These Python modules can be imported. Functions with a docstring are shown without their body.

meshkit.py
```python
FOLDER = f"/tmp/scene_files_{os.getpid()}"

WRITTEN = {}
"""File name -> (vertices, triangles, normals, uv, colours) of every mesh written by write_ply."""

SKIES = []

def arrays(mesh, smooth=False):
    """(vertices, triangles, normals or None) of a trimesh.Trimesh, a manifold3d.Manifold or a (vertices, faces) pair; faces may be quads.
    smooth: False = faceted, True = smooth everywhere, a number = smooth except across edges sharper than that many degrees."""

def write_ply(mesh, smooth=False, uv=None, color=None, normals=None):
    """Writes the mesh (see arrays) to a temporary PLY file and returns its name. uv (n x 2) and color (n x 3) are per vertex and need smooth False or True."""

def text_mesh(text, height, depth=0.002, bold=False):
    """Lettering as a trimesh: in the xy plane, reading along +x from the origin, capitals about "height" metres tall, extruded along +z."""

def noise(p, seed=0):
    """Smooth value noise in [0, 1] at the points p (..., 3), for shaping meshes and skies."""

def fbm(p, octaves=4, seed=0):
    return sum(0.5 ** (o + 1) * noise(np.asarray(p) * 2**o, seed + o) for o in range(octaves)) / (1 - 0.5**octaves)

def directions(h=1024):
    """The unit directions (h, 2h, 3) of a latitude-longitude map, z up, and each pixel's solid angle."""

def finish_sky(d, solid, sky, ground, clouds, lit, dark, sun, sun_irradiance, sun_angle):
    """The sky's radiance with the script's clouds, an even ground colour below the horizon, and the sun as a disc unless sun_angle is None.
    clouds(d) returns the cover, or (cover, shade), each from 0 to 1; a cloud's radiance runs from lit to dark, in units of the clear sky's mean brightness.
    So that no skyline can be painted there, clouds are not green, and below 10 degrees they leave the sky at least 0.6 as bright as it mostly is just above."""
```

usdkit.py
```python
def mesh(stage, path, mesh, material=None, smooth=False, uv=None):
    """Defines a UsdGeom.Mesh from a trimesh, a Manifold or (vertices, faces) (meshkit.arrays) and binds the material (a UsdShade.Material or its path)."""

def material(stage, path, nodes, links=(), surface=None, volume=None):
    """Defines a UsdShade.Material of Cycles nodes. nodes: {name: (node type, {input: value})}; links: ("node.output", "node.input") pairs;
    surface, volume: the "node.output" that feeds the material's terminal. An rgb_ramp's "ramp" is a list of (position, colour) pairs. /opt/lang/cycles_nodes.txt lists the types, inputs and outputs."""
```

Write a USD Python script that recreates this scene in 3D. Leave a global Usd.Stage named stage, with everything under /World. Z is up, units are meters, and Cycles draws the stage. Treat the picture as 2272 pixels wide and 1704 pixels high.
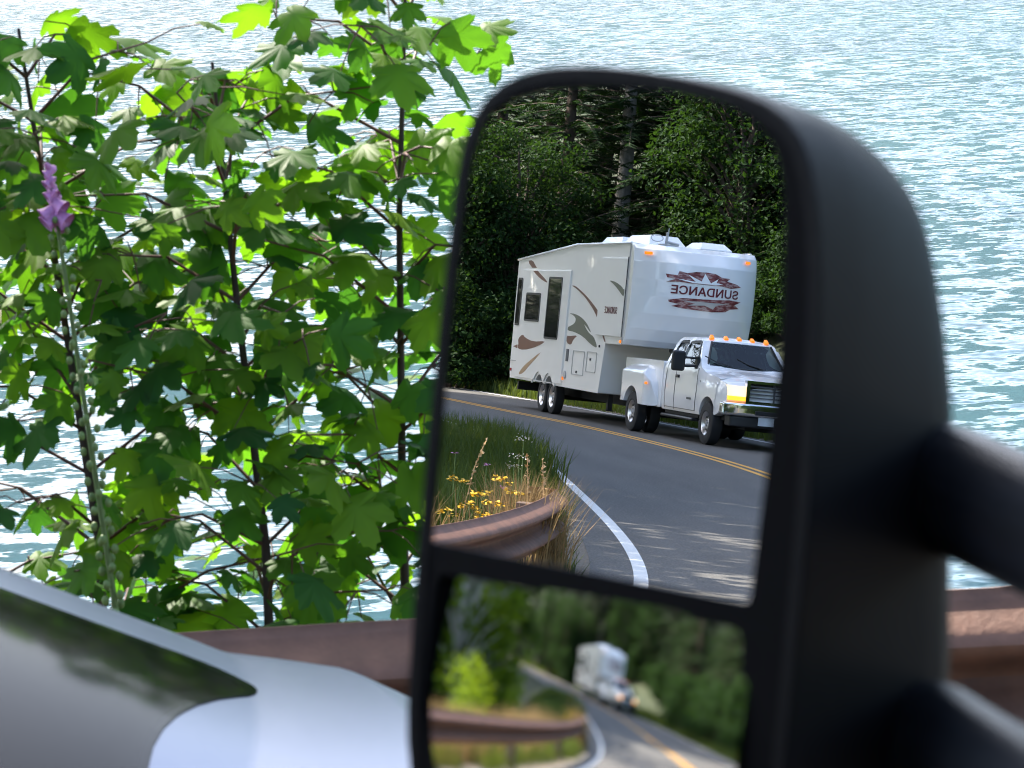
import math, random
import numpy as np, trimesh, manifold3d as m3
from shapely.geometry import Polygon, LineString, Point, box as sbox
from shapely.ops import triangulate
from scipy.spatial import cKDTree
from scipy.interpolate import CubicSpline
import usdkit, meshkit
from pxr import Usd, UsdGeom, UsdLux, UsdShade, Gf, Sdf, Vt

stage = Usd.Stage.CreateInMemory()
UsdGeom.SetStageUpAxis(stage, UsdGeom.Tokens.z)
UsdGeom.SetStageMetersPerUnit(stage, 1.0)
W = '/World'
UsdGeom.Xform.Define(stage, W); UsdGeom.Scope.Define(stage, W + '/Looks')

# ------------------------------------------------------------------ camera
EYE = np.array([0.0, 0.0, 2.1])
pit, rol = math.radians(-9.8), math.radians(-2.8)
FWD = np.array([-math.cos(pit), 0, math.sin(pit)])
r0 = np.array([0, 1.0, 0]); u0 = np.cross(r0, FWD)
RGT, UPV = math.cos(rol) * r0 + math.sin(rol) * u0, math.cos(rol) * u0 - math.sin(rol) * r0
cam = UsdGeom.Camera.Define(stage, W + '/camera')
M = Gf.Matrix4d(*RGT, 0, *UPV, 0, *(-FWD), 0, *EYE, 1)
cam.AddTransformOp().Set(M)
cam.CreateHorizontalApertureAttr(36.0); cam.CreateVerticalApertureAttr(27.0)
cam.CreateFocalLengthAttr(36.0 * 2831 / 1024)
cam.CreateClippingRangeAttr(Gf.Vec2f(0.05, 5000))
cam.CreateFStopAttr(17.0); cam.CreateFocusDistanceAttr(48.0)
cam.CreateExposureAttr(2.0)

# ------------------------------------------------------------------ sky and sun
SUN_AZ = np.array([-0.92, -0.39]); SUN_AZ /= np.linalg.norm(SUN_AZ)
SUN_EL = math.radians(44)
SUN = np.array([SUN_AZ[0] * math.cos(SUN_EL), SUN_AZ[1] * math.cos(SUN_EL), math.sin(SUN_EL)])
dome = UsdLux.DomeLight.Define(stage, W + '/sky')
sky = usdkit.material(stage, W + '/Looks/sky', {
    's': ('sky_texture', {'sky_type': 'single_scattering', 'sun_disc': False, 'sun_elevation': SUN_EL, 'sun_rotation': math.atan2(SUN[0], SUN[1]), 'altitude': 200.0, 'air_density': 1.0, 'aerosol_density': 2.6, 'ozone_density': 0.8}),
    'b': ('background_shader', {'strength': 0.15})}, [('s.color', 'b.color')], surface='b.background')
UsdShade.MaterialBindingAPI.Apply(dome.GetPrim()).Bind(sky)
dome.GetPrim().SetCustomDataByKey('kind', 'structure')
sun = UsdLux.DistantLight.Define(stage, W + '/sun')
sun.CreateNormalizeAttr(True); sun.CreateIntensityAttr(1.0); sun.CreateAngleAttr(0.53); sun.CreateColorAttr(Gf.Vec3f(1.0, 0.93, 0.82))
zx = np.cross([0, 0, 1.0], SUN); zx /= np.linalg.norm(zx); zy = np.cross(SUN, zx)
sun.AddTransformOp().Set(Gf.Matrix4d(*zx, 0, *zy, 0, *SUN, 0, 0, 0, 60, 1))

# ------------------------------------------------------------------ helpers
used = {}
def numbered(parent, name):
    k = (parent, name); n = used.get(k, 0); used[k] = n + 1
    return name if n == 0 else f'{name}_{n:03d}'
def tag(p, label=None, cat=None, group=None, kind=None):
    p = p.GetPrim() if hasattr(p, 'GetPrim') else p
    for k, v in (('label', label), ('category', cat), ('group', group), ('kind', kind)):
        if v: p.SetCustomDataByKey(k, v)
    return p
def pathof(parent): return W if parent is None else str(parent.GetPath())
def obj(name, mesh, mat, parent=None, smooth=35, label=None, kind=None):
    pp = pathof(parent)
    m = usdkit.mesh(stage, f'{pp}/{numbered(pp, name)}', mesh, mat, smooth=smooth)
    return tag(m.GetPrim(), label=label, kind=kind)
def thing(name, label, cat, loc=(0, 0, 0), rotz=0.0, scale=1.0, group=None):
    x = UsdGeom.Xform.Define(stage, f'{W}/{numbered(W, name)}')
    x.AddTranslateOp().Set(Gf.Vec3d(*map(float, loc))); x.AddRotateZOp().Set(float(rotz)); x.AddScaleOp().Set(Gf.Vec3f(*([float(scale)] * 3 if np.ndim(scale) == 0 else map(float, scale))))
    return tag(x, label, cat, group)
def dup(root, label, loc, rotz=0.0, scale=1.0, group=None):
    base = root.GetName().rstrip('0123456789').rstrip('_') if root.GetName()[-3:].isdigit() else root.GetName()
    x = UsdGeom.Xform.Define(stage, f'{W}/{numbered(W, base)}')
    p = x.GetPrim(); p.GetReferences().AddInternalReference(root.GetPath()); p.SetInstanceable(True)
    p.GetAttribute('xformOp:translate').Set(Gf.Vec3d(*map(float, loc))); p.GetAttribute('xformOp:rotateZ').Set(float(rotz))
    p.GetAttribute('xformOp:scale').Set(Gf.Vec3f(*([float(scale)] * 3 if np.ndim(scale) == 0 else map(float, scale))))
    return tag(p, label, root.GetCustomDataByKey('category'), group)
cat_ = trimesh.util.concatenate
def bx(x0, x1, y0, y1, z0, z1):
    b = trimesh.creation.box((x1 - x0, y1 - y0, z1 - z0)); b.apply_translation(((x0 + x1) / 2, (y0 + y1) / 2, (z0 + z1) / 2)); return b
def mf(t):
    return m3.Manifold(m3.Mesh(np.asarray(t.vertices, np.float32), np.asarray(t.faces, np.uint32)))
def tm(m):
    a = m.to_mesh(); return trimesh.Trimesh(a.vert_properties[:, :3], a.tri_verts, process=False)
def rbox(x0, x1, y0, y1, z0, z1, r=0.02, seg=12):
    c = []
    for x in (x0 + r, x1 - r):
        for y in (y0 + r, y1 - r):
            for z in (z0 + r, z1 - r):
                c.append(m3.Manifold.sphere(r, seg).translate((x, y, z)))
    return m3.Manifold.batch_hull(c)
def tube(pts, r, sides=8, cap=True):
    p = np.asarray(pts, float); r = np.broadcast_to(r, (len(p),)).astype(float)
    t = np.gradient(p, axis=0); t /= np.linalg.norm(t, axis=1, keepdims=True) + 1e-12
    ref = np.where(np.abs(t[:, 2:]) < 0.9, [0, 0, 1.0], [1.0, 0, 0])
    a = np.cross(t, ref); a /= np.linalg.norm(a, axis=1, keepdims=True) + 1e-12; b = np.cross(t, a)
    an = np.arange(sides) * 2 * np.pi / sides
    v = p[:, None] + r[:, None, None] * (np.cos(an)[None, :, None] * a[:, None] + np.sin(an)[None, :, None] * b[:, None])
    n = len(p); i, j = np.meshgrid(np.arange(n - 1), np.arange(sides), indexing='ij')
    q = np.stack([i * sides + j, i * sides + (j + 1) % sides, (i + 1) * sides + (j + 1) % sides, (i + 1) * sides + j], -1).reshape(-1, 4)
    f = np.vstack([q[:, [0, 2, 1]], q[:, [0, 3, 2]]]); v = v.reshape(-1, 3)
    if cap:
        v = np.vstack([v, p[:1], p[-1:]]); k = np.arange(sides)
        f = np.vstack([f, np.stack([np.full(sides, n * sides), k, (k + 1) % sides], 1), np.stack([np.full(sides, n * sides + 1), (n - 1) * sides + (k + 1) % sides, (n - 1) * sides + k], 1)])
    return trimesh.Trimesh(v, f, process=False)
def rounded(poly, r=0.03, n=4):
    """shapely polygon with its corners rounded"""
    p = Polygon(poly) if not isinstance(poly, Polygon) else poly
    return p.buffer(-r, quad_segs=n).buffer(2 * r, quad_segs=n).buffer(-r, quad_segs=n)
def prism_xz(poly, y0, y1, edge=None, warp=None):
    """a polygon given in x, z, extruded along y as a Manifold"""
    p = poly if isinstance(poly, Polygon) else Polygon(poly)
    rings = [np.asarray(p.exterior.coords)[:-1]] + [np.asarray(h.coords)[:-1] for h in p.interiors]
    cs = m3.CrossSection([r for r in rings], m3.FillRule.EvenOdd)
    m = cs.extrude(y1 - y0)                    # x, y=z, z=height
    m = m.transform(np.array([[1, 0, 0, 0], [0, 0, -1, y1], [0, 1, 0, 0]], float))
    if edge: m = m.refine_to_length(edge)
    if warp: m = m.warp_batch(warp)
    return m
def cyl(r, y0, y1, x, z, seg=32):
    return m3.Manifold.cylinder(y1 - y0, r, r, seg).rotate((90, 0, 0)).translate((x, y1, z))
def plate(poly, t, to3d):
    """a flat polygon of thickness t; to3d maps (n,3) local u,v,w to space"""
    p = poly if isinstance(poly, Polygon) else Polygon(poly)
    if not p.is_valid: p = p.buffer(0)
    gs = list(getattr(p, 'geoms', [p]))
    m = cat_([trimesh.creation.extrude_polygon(g, t, engine='earcut') for g in gs])
    m.vertices = to3d(np.asarray(m.vertices)); m.fix_normals(); return m
def chaikin(p, n=2):
    p = np.asarray(p, float)
    for _ in range(n):
        q = np.roll(p, -1, 0); p = np.stack([.75 * p + .25 * q, .25 * p + .75 * q], 1).reshape(-1, p.shape[1])
    return p

# ------------------------------------------------------------------ materials
L = W + '/Looks/'
def pm(name, col, rough=0.5, metal=0.0, var=0.0, scale=5.0, bump=0.0, bscale=60.0, coat=0.0, coord='position', rvar=0.0, **kw):
    nodes = {'p': ('principled_bsdf', dict(base_color=col, roughness=rough, metallic=metal, coat_weight=coat, **kw)), 'g': ('geometry', {}), 't': ('texture_coordinate', {})}
    src = 'g.position' if coord == 'position' else 't.object'
    links = []
    if var:
        c = np.array(col)
        nodes['n'] = ('noise_texture', dict(scale=scale, detail=5.0, roughness=0.6)); links += [(src, 'n.vector'), ('n.fac', 'r.fac'), ('r.color', 'p.base_color')]
        nodes['r'] = ('rgb_ramp', {'ramp': [(0.25, tuple(c * (1 - var))), (0.75, tuple(np.minimum(c * (1 + var), 0.95)))]})
    if rvar:
        nodes['n2'] = ('noise_texture', dict(scale=scale * 2, detail=4.0)); nodes['mr'] = ('map_range', dict(from_min=.3, from_max=.7, to_min=max(rough - rvar, 0.02), to_max=rough + rvar))
        links += [(src, 'n2.vector'), ('n2.fac', 'mr.value'), ('mr.result', 'p.roughness')]
    if bump:
        nodes['bn'] = ('noise_texture', dict(scale=bscale, detail=4.0)); nodes['b'] = ('bump', dict(strength=1.0, distance=bump))
        links += [(src, 'bn.vector'), ('bn.fac', 'b.height'), ('b.normal', 'p.normal')]
    return usdkit.material(stage, L + name, nodes, links, surface='p.BSDF')
def leafmat(name, ramp, trans=0.45, rough=0.65, rnd='geometry.random_per_island', tr_tint=(1.5, 1.35, 0.5)):
    """leaves: each its own tone from the ramp, light passes through them"""
    node, sock = rnd.split('.')
    nodes = {'i': (node, {}), 'r': ('rgb_ramp', {'ramp': ramp}), 'p': ('principled_bsdf', dict(roughness=rough, specular_ior_level=0.12)),
             'm': ('mix_color', dict(blend_type='multiply', fac=1.0, b=tr_tint, use_clamp=False)), 'd': ('translucent_bsdf', {}), 'x': ('mix_closure', dict(fac=trans))}
    return usdkit.material(stage, L + name, nodes, [(f'i.{sock}', 'r.fac'), ('r.color', 'p.base_color'), ('r.color', 'm.a'), ('m.result', 'd.color'), ('p.BSDF', 'x.closure1'), ('d.BSDF', 'x.closure2')], surface='x.closure')
def panemat(name, tint=(0.75, 0.85, 0.8), ior=1.5, rough=0.0, refl=1.0):
    return usdkit.material(stage, L + name, {'f': ('fresnel', dict(IOR=ior)), 't': ('transparent_bsdf', dict(color=tint)), 'g': ('glossy_bsdf', dict(color=(refl, refl, refl), roughness=rough)), 'x': ('mix_closure', {})},
        [('f.fac', 'x.fac'), ('t.BSDF', 'x.closure1'), ('g.BSDF', 'x.closure2')], surface='x.closure')

MAT = dict(
    mirror=pm('mirror_glass', (0.94, 0.95, 0.95), 0.0, 1.0),
    housing=pm('housing_plastic', (0.0025, 0.0025, 0.003), 0.42, specular_ior_level=0.13, bump=0.0006, bscale=900),
    armplastic=pm('arm_plastic', (0.010, 0.011, 0.014), 0.38, bump=0.0006, bscale=900),
    bezel=pm('bezel_plastic', (0.002, 0.002, 0.0024), 0.6, specular_ior_level=0.07),
    white_gel=pm('white_fibreglass', (0.86, 0.86, 0.85), 0.16, var=0.02, scale=2, coat=0.6),
    white_side=pm('cream_siding', (0.88, 0.86, 0.81), 0.3, var=0.04, scale=.7, bump=0.0006, bscale=3),
    white_paint=pm('white_car_paint', (0.86, 0.86, 0.86), 0.22, var=0.015, scale=3, coat=0.8),
    trim=pm('trim_grey', (0.45, 0.44, 0.42), 0.4),
    seam=pm('seam_dark', (0.10, 0.10, 0.10), 0.6),
    brown=pm('decal_brown', (0.16, 0.062, 0.036), 0.4, var=0.1, scale=1.5),
    tan=pm('decal_tan', (0.42, 0.27, 0.14), 0.4, var=0.1, scale=3),
    green=pm('decal_green', (0.13, 0.14, 0.10), 0.4, var=0.1, scale=2),
    maroon=pm('decal_maroon', (0.13, 0.022, 0.03), 0.35),
    black=pm('black_plastic', (0.012, 0.012, 0.013), 0.45),
    underbody=pm('underbody_black', (0.01, 0.01, 0.01), 0.7),
    darkglass=pm('dark_glass', (0.012, 0.012, 0.011), 0.03, specular_ior_level=0.8),
    tyre=pm('tyre_rubber', (0.016, 0.016, 0.017), 0.75, bump=0.002, bscale=40, coord='object'),
    alloy=pm('alloy_wheel', (0.62, 0.62, 0.63), 0.28, 1.0, coord='object'),
    chrome=pm('chrome', (0.78, 0.78, 0.78), 0.07, 1.0),
    amber=pm('amber_lens', (0.75, 0.17, 0.01), 0.2, emission_color=(1.0, 0.28, 0.02), emission_strength=0.25),
    red=pm('red_lens', (0.4, 0.01, 0.01), 0.2),
    headlamp=pm('headlamp_lens', (0.8, 0.72, 0.6), 0.1, emission_color=(1.0, 0.72, 0.42), emission_strength=0.28),
    turn=pm('turn_lens', (0.8, 0.25, 0.02), 0.15, emission_color=(1.0, 0.36, 0.03), emission_strength=0.6),
    grillegrey=pm('grille_grey', (0.12, 0.12, 0.125), 0.4),
    plate=pm('plate_white', (0.7, 0.72, 0.75), 0.4),
    silver=pm('silver_paint', (0.06, 0.085, 0.15), 0.34, 0.75, coat=0.1, coat_roughness=0.15),
    roofpaint=pm('grey_paint', (0.50, 0.55, 0.62), 0.2, 0.75, coat=1.0),
    cabpaint=pm('dark_cab_paint', (0.012, 0.014, 0.018), 0.3, coat=0.5),
    seat=pm('seat_cloth', (0.05, 0.05, 0.055), 0.8),
    skin=pm('skin', (0.45, 0.26, 0.18), 0.5), shirt=pm('blue_shirt', (0.06, 0.13, 0.3), 0.8),
    pane=panemat('window_pane'), pane_tint=panemat('tinted_pane', (0.30, 0.36, 0.31), rough=0.0), pane_soft=panemat('dusty_pane', (0.26, 0.29, 0.25), rough=0.10, ior=1.33, refl=.34),
    rust=pm('weathering_steel', (0.165, 0.074, 0.042), 0.66, var=0.35, scale=9, bump=0.002, bscale=45),
    post=pm('rail_post', (0.10, 0.06, 0.04), 0.75, var=0.3, scale=12),
    yellow=pm('road_paint_yellow', (0.74, 0.36, 0.012), 0.6, var=0.18, scale=14, bump=0.002, bscale=150),
    wpaint=pm('road_paint_white', (0.66, 0.66, 0.64), 0.6, var=0.12, scale=14, bump=0.002, bscale=150),
    gravel=pm('gravel', (0.17, 0.14, 0.105), 0.9, var=0.45, scale=28, bump=0.012, bscale=40),
    bark=pm('bark_grey', (0.32, 0.30, 0.27), 0.9, var=0.35, scale=7, bump=0.03, bscale=9),
    barkd=pm('bark_brown', (0.085, 0.06, 0.045), 0.9, var=0.35, scale=7, bump=0.03, bscale=9),
    stem=pm('stem_brown', (0.05, 0.032, 0.024), 0.8),
    petiole=pm('petiole_red', (0.10, 0.035, 0.025), 0.6),
    drystalk=pm('dry_stalk', (0.50, 0.32, 0.15), 0.8),
    whitefl=pm('white_petal', (0.8, 0.76, 0.68), 0.7),
    yellowfl=pm('yellow_petal', (0.75, 0.45, 0.01), 0.6),
    pinkfl=pm('magenta_petal', (0.50, 0.20, 0.38), 0.5, var=0.35, scale=40),
    conifer=leafmat('conifer_needles', [(0, (0.016, 0.037, 0.013)), (0.5, (0.030, 0.064, 0.018)), (0.85, (0.044, 0.082, 0.02)), (1, (0.075, 0.11, 0.022))], 0.35, tr_tint=(1.2, 1.35, .4)),
    shrubleaf=leafmat('shrub_leaves', [(0, (0.019, 0.048, 0.013)), (0.6, (0.034, 0.082, 0.016)), (1, (0.066, 0.125, 0.022))], 0.4),
    treeleaf=leafmat('tree_leaves', [(0, (0.05, 0.10, 0.014)), (0.6, (0.09, 0.165, 0.02)), (1, (0.16, 0.23, 0.03))], 0.55),
    brightleaf=leafmat('sunlit_leaves', [(0, (0.10, 0.17, 0.02)), (0.6, (0.17, 0.26, 0.03)), (1, (0.26, 0.32, 0.04))], 0.68, tr_tint=(1.9, 1.6, .4)),
    maple=leafmat('maple_leaf', [(0, (0.030, 0.095, 0.028)), (0.35, (0.055, 0.150, 0.028)), (0.7, (0.10, 0.205, 0.022)), (1, (0.14, 0.24, 0.024))], 0.56, 0.5, 'object_info.random', (1.4, 1.6, 0.35)),
    grassm=leafmat('grass_blades', [(0, (0.075, 0.11, 0.03)), (0.45, (0.12, 0.155, 0.04)), (0.65, (0.24, 0.21, 0.085)), (1, (0.42, 0.31, 0.14))], 0.4),
    dryblade=leafmat('dry_blades', [(0, (0.30, 0.2, 0.09)), (1, (0.5, 0.36, 0.18))], 0.3, tr_tint=(1, 1, 1)),
    greenstem=pm('green_stem', (0.11, 0.16, 0.04), 0.7),
    pod=pm('green_pod', (0.13, 0.19, 0.045), 0.6, var=.3, scale=30),
)
g_ = {'g': ('geometry', {})}
MAT['asphalt'] = usdkit.material(stage, L + 'asphalt', {**g_,
    'mp1': ('mapping', dict(mapping_type='point', scale=(1.6, .22, 1.0), rotation=(0, 0, -.08))), 'n1': ('noise_texture', dict(scale=0.9, detail=5.0)), 'n2': ('noise_texture', dict(scale=38.0, detail=3.0, roughness=0.7)), 'v': ('voronoi_texture', dict(scale=90.0)) if False else ('noise_texture', dict(scale=220.0, detail=2.0)),
    'r1': ('rgb_ramp', {'ramp': [(0.25, (0.100, 0.094, 0.086)), (0.75, (0.150, 0.141, 0.128))]}), 'r2': ('rgb_ramp', {'ramp': [(0.35, (0.45, 0.45, 0.45)), (0.6, (1.0, 1.0, 1.0)), (0.75, (1.9, 1.85, 1.8))]}),
    'm': ('mix_color', dict(blend_type='multiply', fac=1.0, use_clamp=False)), 'b': ('bump', dict(distance=0.006)), 'p': ('principled_bsdf', dict(roughness=0.8, specular_ior_level=0.35))},
    [('g.position', 'mp1.vector'), ('mp1.vector', 'n1.vector'), ('g.position', 'n2.vector'), ('g.position', 'v.vector'), ('n1.fac', 'r1.fac'), ('n2.fac', 'r2.fac'), ('r1.color', 'm.a'), ('r2.color', 'm.b'), ('m.result', 'p.base_color'), ('n2.fac', 'b.height'), ('b.normal', 'p.normal')], surface='p.BSDF')
MAT['ground'] = usdkit.material(stage, L + 'ground', {**g_,
    'n1': ('noise_texture', dict(scale=0.8, detail=6.0)), 'n2': ('noise_texture', dict(scale=14.0, detail=5.0, roughness=0.7)),
    'r1': ('rgb_ramp', {'ramp': [(0.3, (0.020, 0.034, 0.010)), (0.55, (0.036, 0.050, 0.016)), (0.78, (0.065, 0.062, 0.03))]}), 'r2': ('rgb_ramp', {'ramp': [(0.3, (0.5, 0.5, 0.5)), (0.7, (1.3, 1.3, 1.2))]}),
    'm': ('mix_color', dict(blend_type='multiply', fac=1.0, use_clamp=False)), 'b': ('bump', dict(distance=0.05)), 'p': ('principled_bsdf', dict(roughness=0.9))},
    [('g.position', 'n1.vector'), ('g.position', 'n2.vector'), ('n1.fac', 'r1.fac'), ('n2.fac', 'r2.fac'), ('r1.color', 'm.a'), ('r2.color', 'm.b'), ('m.result', 'p.base_color'), ('n2.fac', 'b.height'), ('b.normal', 'p.normal')], surface='p.BSDF')
MAT['water'] = usdkit.material(stage, L + 'lake_water', {**g_,
    'mp': ('mapping', dict(mapping_type='point', scale=(1.0, 0.62, 1.0), rotation=(0, 0, 0.3))),
    'n1': ('noise_texture', dict(scale=1.15, detail=2.0, roughness=0.5, distortion=0.5)), 'n2': ('noise_texture', dict(scale=4.6, detail=2.0, roughness=0.6)), 'n3': ('noise_texture', dict(scale=0.05, detail=3.0)),
    'c1': ('separate_color', {}), 'c2': ('separate_color', {}),
    'x1': ('math', dict(math_type='multiply_add', value2=1.55, value3=-0.775)), 'x2': ('math', dict(math_type='multiply_add', value2=1.25, value3=-0.625)), 'xs': ('math', dict(math_type='add')),
    'y1': ('math', dict(math_type='multiply_add', value2=1.3, value3=-0.65)), 'y2': ('math', dict(math_type='multiply_add', value2=1.15, value3=-0.575)), 'ys': ('math', dict(math_type='add')),
    'mpw': ('mapping', dict(mapping_type='point', scale=(0.05, 0.016, 1.0), rotation=(0, 0, 0.25))), 'nw': ('noise_texture', dict(scale=1.0, detail=3.0, roughness=0.55)), 'rw': ('map_range', dict(from_min=.36, from_max=.64, to_min=.62, to_max=1.22, clamp=True)),
    'xm': ('math', dict(math_type='multiply')), 'ym': ('math', dict(math_type='multiply')),
    'cx': ('combine_xyz', dict(z=1.0)), 'nm': ('mapping', dict(mapping_type='normal')),
    'r': ('rgb_ramp', {'ramp': [(0.3, (0.013, 0.045, 0.058)), (0.7, (0.024, 0.072, 0.084))]}), 'p': ('principled_bsdf', dict(roughness=0.15, ior=1.333))},
    [('g.position', 'mp.vector'), ('mp.vector', 'n1.vector'), ('mp.vector', 'n2.vector'), ('g.position', 'n3.vector'), ('n1.color', 'c1.color'), ('n2.color', 'c2.color'),
     ('c1.r', 'x1.value1'), ('c2.r', 'x2.value1'), ('x1.value', 'xs.value1'), ('x2.value', 'xs.value2'), ('c1.g', 'y1.value1'), ('c2.g', 'y2.value1'), ('y1.value', 'ys.value1'), ('y2.value', 'ys.value2'),
     ('g.position', 'mpw.vector'), ('mpw.vector', 'nw.vector'), ('nw.fac', 'rw.value'), ('xs.value', 'xm.value1'), ('rw.result', 'xm.value2'), ('ys.value', 'ym.value1'), ('rw.result', 'ym.value2'), ('xm.value', 'cx.x'), ('ym.value', 'cx.y'), ('cx.vector', 'nm.vector'), ('nm.vector', 'p.normal'), ('n3.fac', 'r.fac'), ('r.color', 'p.base_color')], surface='p.BSDF')
MAT['hill'] = pm('far_forest', (0.05, 0.075, 0.06), 0.9, var=0.4, scale=0.05)

# ------------------------------------------------------------------ road line, ground, lake, hills
C = np.array([(-48, -103), (-34, -100.5), (-21, -95), (-13, -89), (-8, -83.5), (-4.4, -77.5), (-2.2, -71.5), (-.7, -66.8), (.9, -60.6), (1.9, -57.0), (2.6, -53.6), (3.25, -49.9), (3.8, -45.9), (4.15, -41.7), (4.35, -33.5), (4.4, -25.3), (4.1, -19.2), (3.05, -13.7), (1.2, -8.8), (-.3, -5), (-1.0, -1.8), (-1.1, 1), (-1.15, 6), (-1.6, 14), (-3.2, 24), (-6.5, 38), (-12, 54), (-19, 70)], float)
sl = np.r_[0, np.cumsum(np.linalg.norm(np.diff(C, axis=0), axis=1))]
spl = CubicSpline(sl, C)
from scipy.ndimage import gaussian_filter1d
SS = np.arange(0, sl[-1], 0.25)
CL = spl(SS); CL = np.c_[gaussian_filter1d(CL[:, 0], 5, mode='nearest'), gaussian_filter1d(CL[:, 1], 5, mode='nearest')]
TG = np.gradient(CL, axis=0); TG /= np.linalg.norm(TG, axis=1, keepdims=True)
NR = np.c_[TG[:, 1], -TG[:, 0]]                 # to the right of travel (inland)
kd = cKDTree(CL)
def lateral(xy):
    """signed distance to the centre line (right/inland positive) and the index along it"""
    xy = np.atleast_2d(xy); d, i = kd.query(xy); s = np.einsum('ij,ij->i', xy - CL[i], NR[i])
    return np.where(s >= 0, 1, -1) * d, i
def ground_z(xy):
    xy = np.atleast_2d(xy); t, i = lateral(xy)
    p = np.c_[xy, np.zeros(len(xy))]
    rough = meshkit.fbm(p * 0.25, 4, seed=3) - .5
    z = np.full(len(xy), -0.035)
    rgt = np.clip(t - 5.0, 0, None); z = np.where(t > 5.0, -0.035 + 0.09 * np.minimum(rgt, 2) + 0.42 * np.clip(rgt - 2, 0, 26) + 0.2 * np.clip(rgt - 28, 0, None) + rough * np.minimum(rgt, 4) * .25, z)
    lft = np.clip(-t - 6.0, 0, None); z = np.where(t < -4.3, -0.035 + (0.04 * np.clip(-t - 4.3, 0, .6)) - 0.62 * lft + rough * np.minimum(lft, 3) * .25, z)
    return np.maximum(z, -9.0)
def strip(t0, t1, z, s0=0, s1=None, step=1):
    idx = np.arange(s0, len(CL) if s1 is None else s1, step)
    a = CL[idx] + NR[idx] * t0; b = CL[idx] + NR[idx] * t1
    v = np.vstack([np.c_[a, np.full(len(idx), z)], np.c_[b, np.full(len(idx), z)]]); n = len(idx); k = np.arange(n - 1)
    return v, np.vstack([np.c_[k, n + k, k + 1], np.c_[n + k, n + k + 1, k + 1]])
gx = np.concatenate([np.linspace(-60, -22, 30), np.arange(-21.5, 21, 0.5), np.linspace(21.5, 110, 45)])
gy = np.concatenate([np.linspace(-190, -106, 28), np.arange(-105, 12, 0.6), np.linspace(12.5, 120, 60)])
GX, GY = np.meshgrid(gx, gy, indexing='ij'); gz = ground_z(np.c_[GX.ravel(), GY.ravel()])
ny = len(gy); i, j = np.meshgrid(np.arange(len(gx) - 1), np.arange(ny - 1), indexing='ij'); a = (i * ny + j).ravel()
obj('ground', (np.c_[GX.ravel(), GY.ravel(), gz], np.vstack([np.c_[a, a + ny, a + ny + 1], np.c_[a, a + ny + 1, a + 1]])), MAT['ground'], smooth=True, kind='structure')
obj('road', strip(-4.02, 4.3, 0.0), MAT['asphalt'], smooth=True, kind='structure')
obj('gravel_shoulder', strip(-4.75, -3.98, -0.006), MAT['gravel'], smooth=True, kind='structure', label='narrow gravel shoulder between the road and the guard rail')
obj('gravel_shoulder', strip(4.26, 5.1, -0.006), MAT['gravel'], smooth=True, kind='structure', label='gravel shoulder between the road and the forest grass')
obj('yellow_centre_line', strip(-0.17, -0.06, 0.004), MAT['yellow'], smooth=True, kind='structure', label='left stripe of the double yellow centre line')
obj('yellow_centre_line', strip(0.06, 0.17, 0.004), MAT['yellow'], smooth=True, kind='structure', label='right stripe of the double yellow centre line')
obj('white_edge_line', strip(-3.665, -3.55, 0.004), MAT['wpaint'], smooth=True, kind='structure', label='white line along the lake edge of the road')
obj('white_edge_line', strip(3.84, 3.96, 0.004), MAT['wpaint'], smooth=True, kind='structure', label='white line along the forest edge of the road')
LZ = -6.0
obj('lake', (np.array([(-2600, -2600, LZ), (60, -2600, LZ), (60, 2600, LZ), (-2600, 2600, LZ)], float), np.array([[0, 1, 2], [0, 2, 3]])), MAT['water'], smooth=False, kind='structure')
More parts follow.
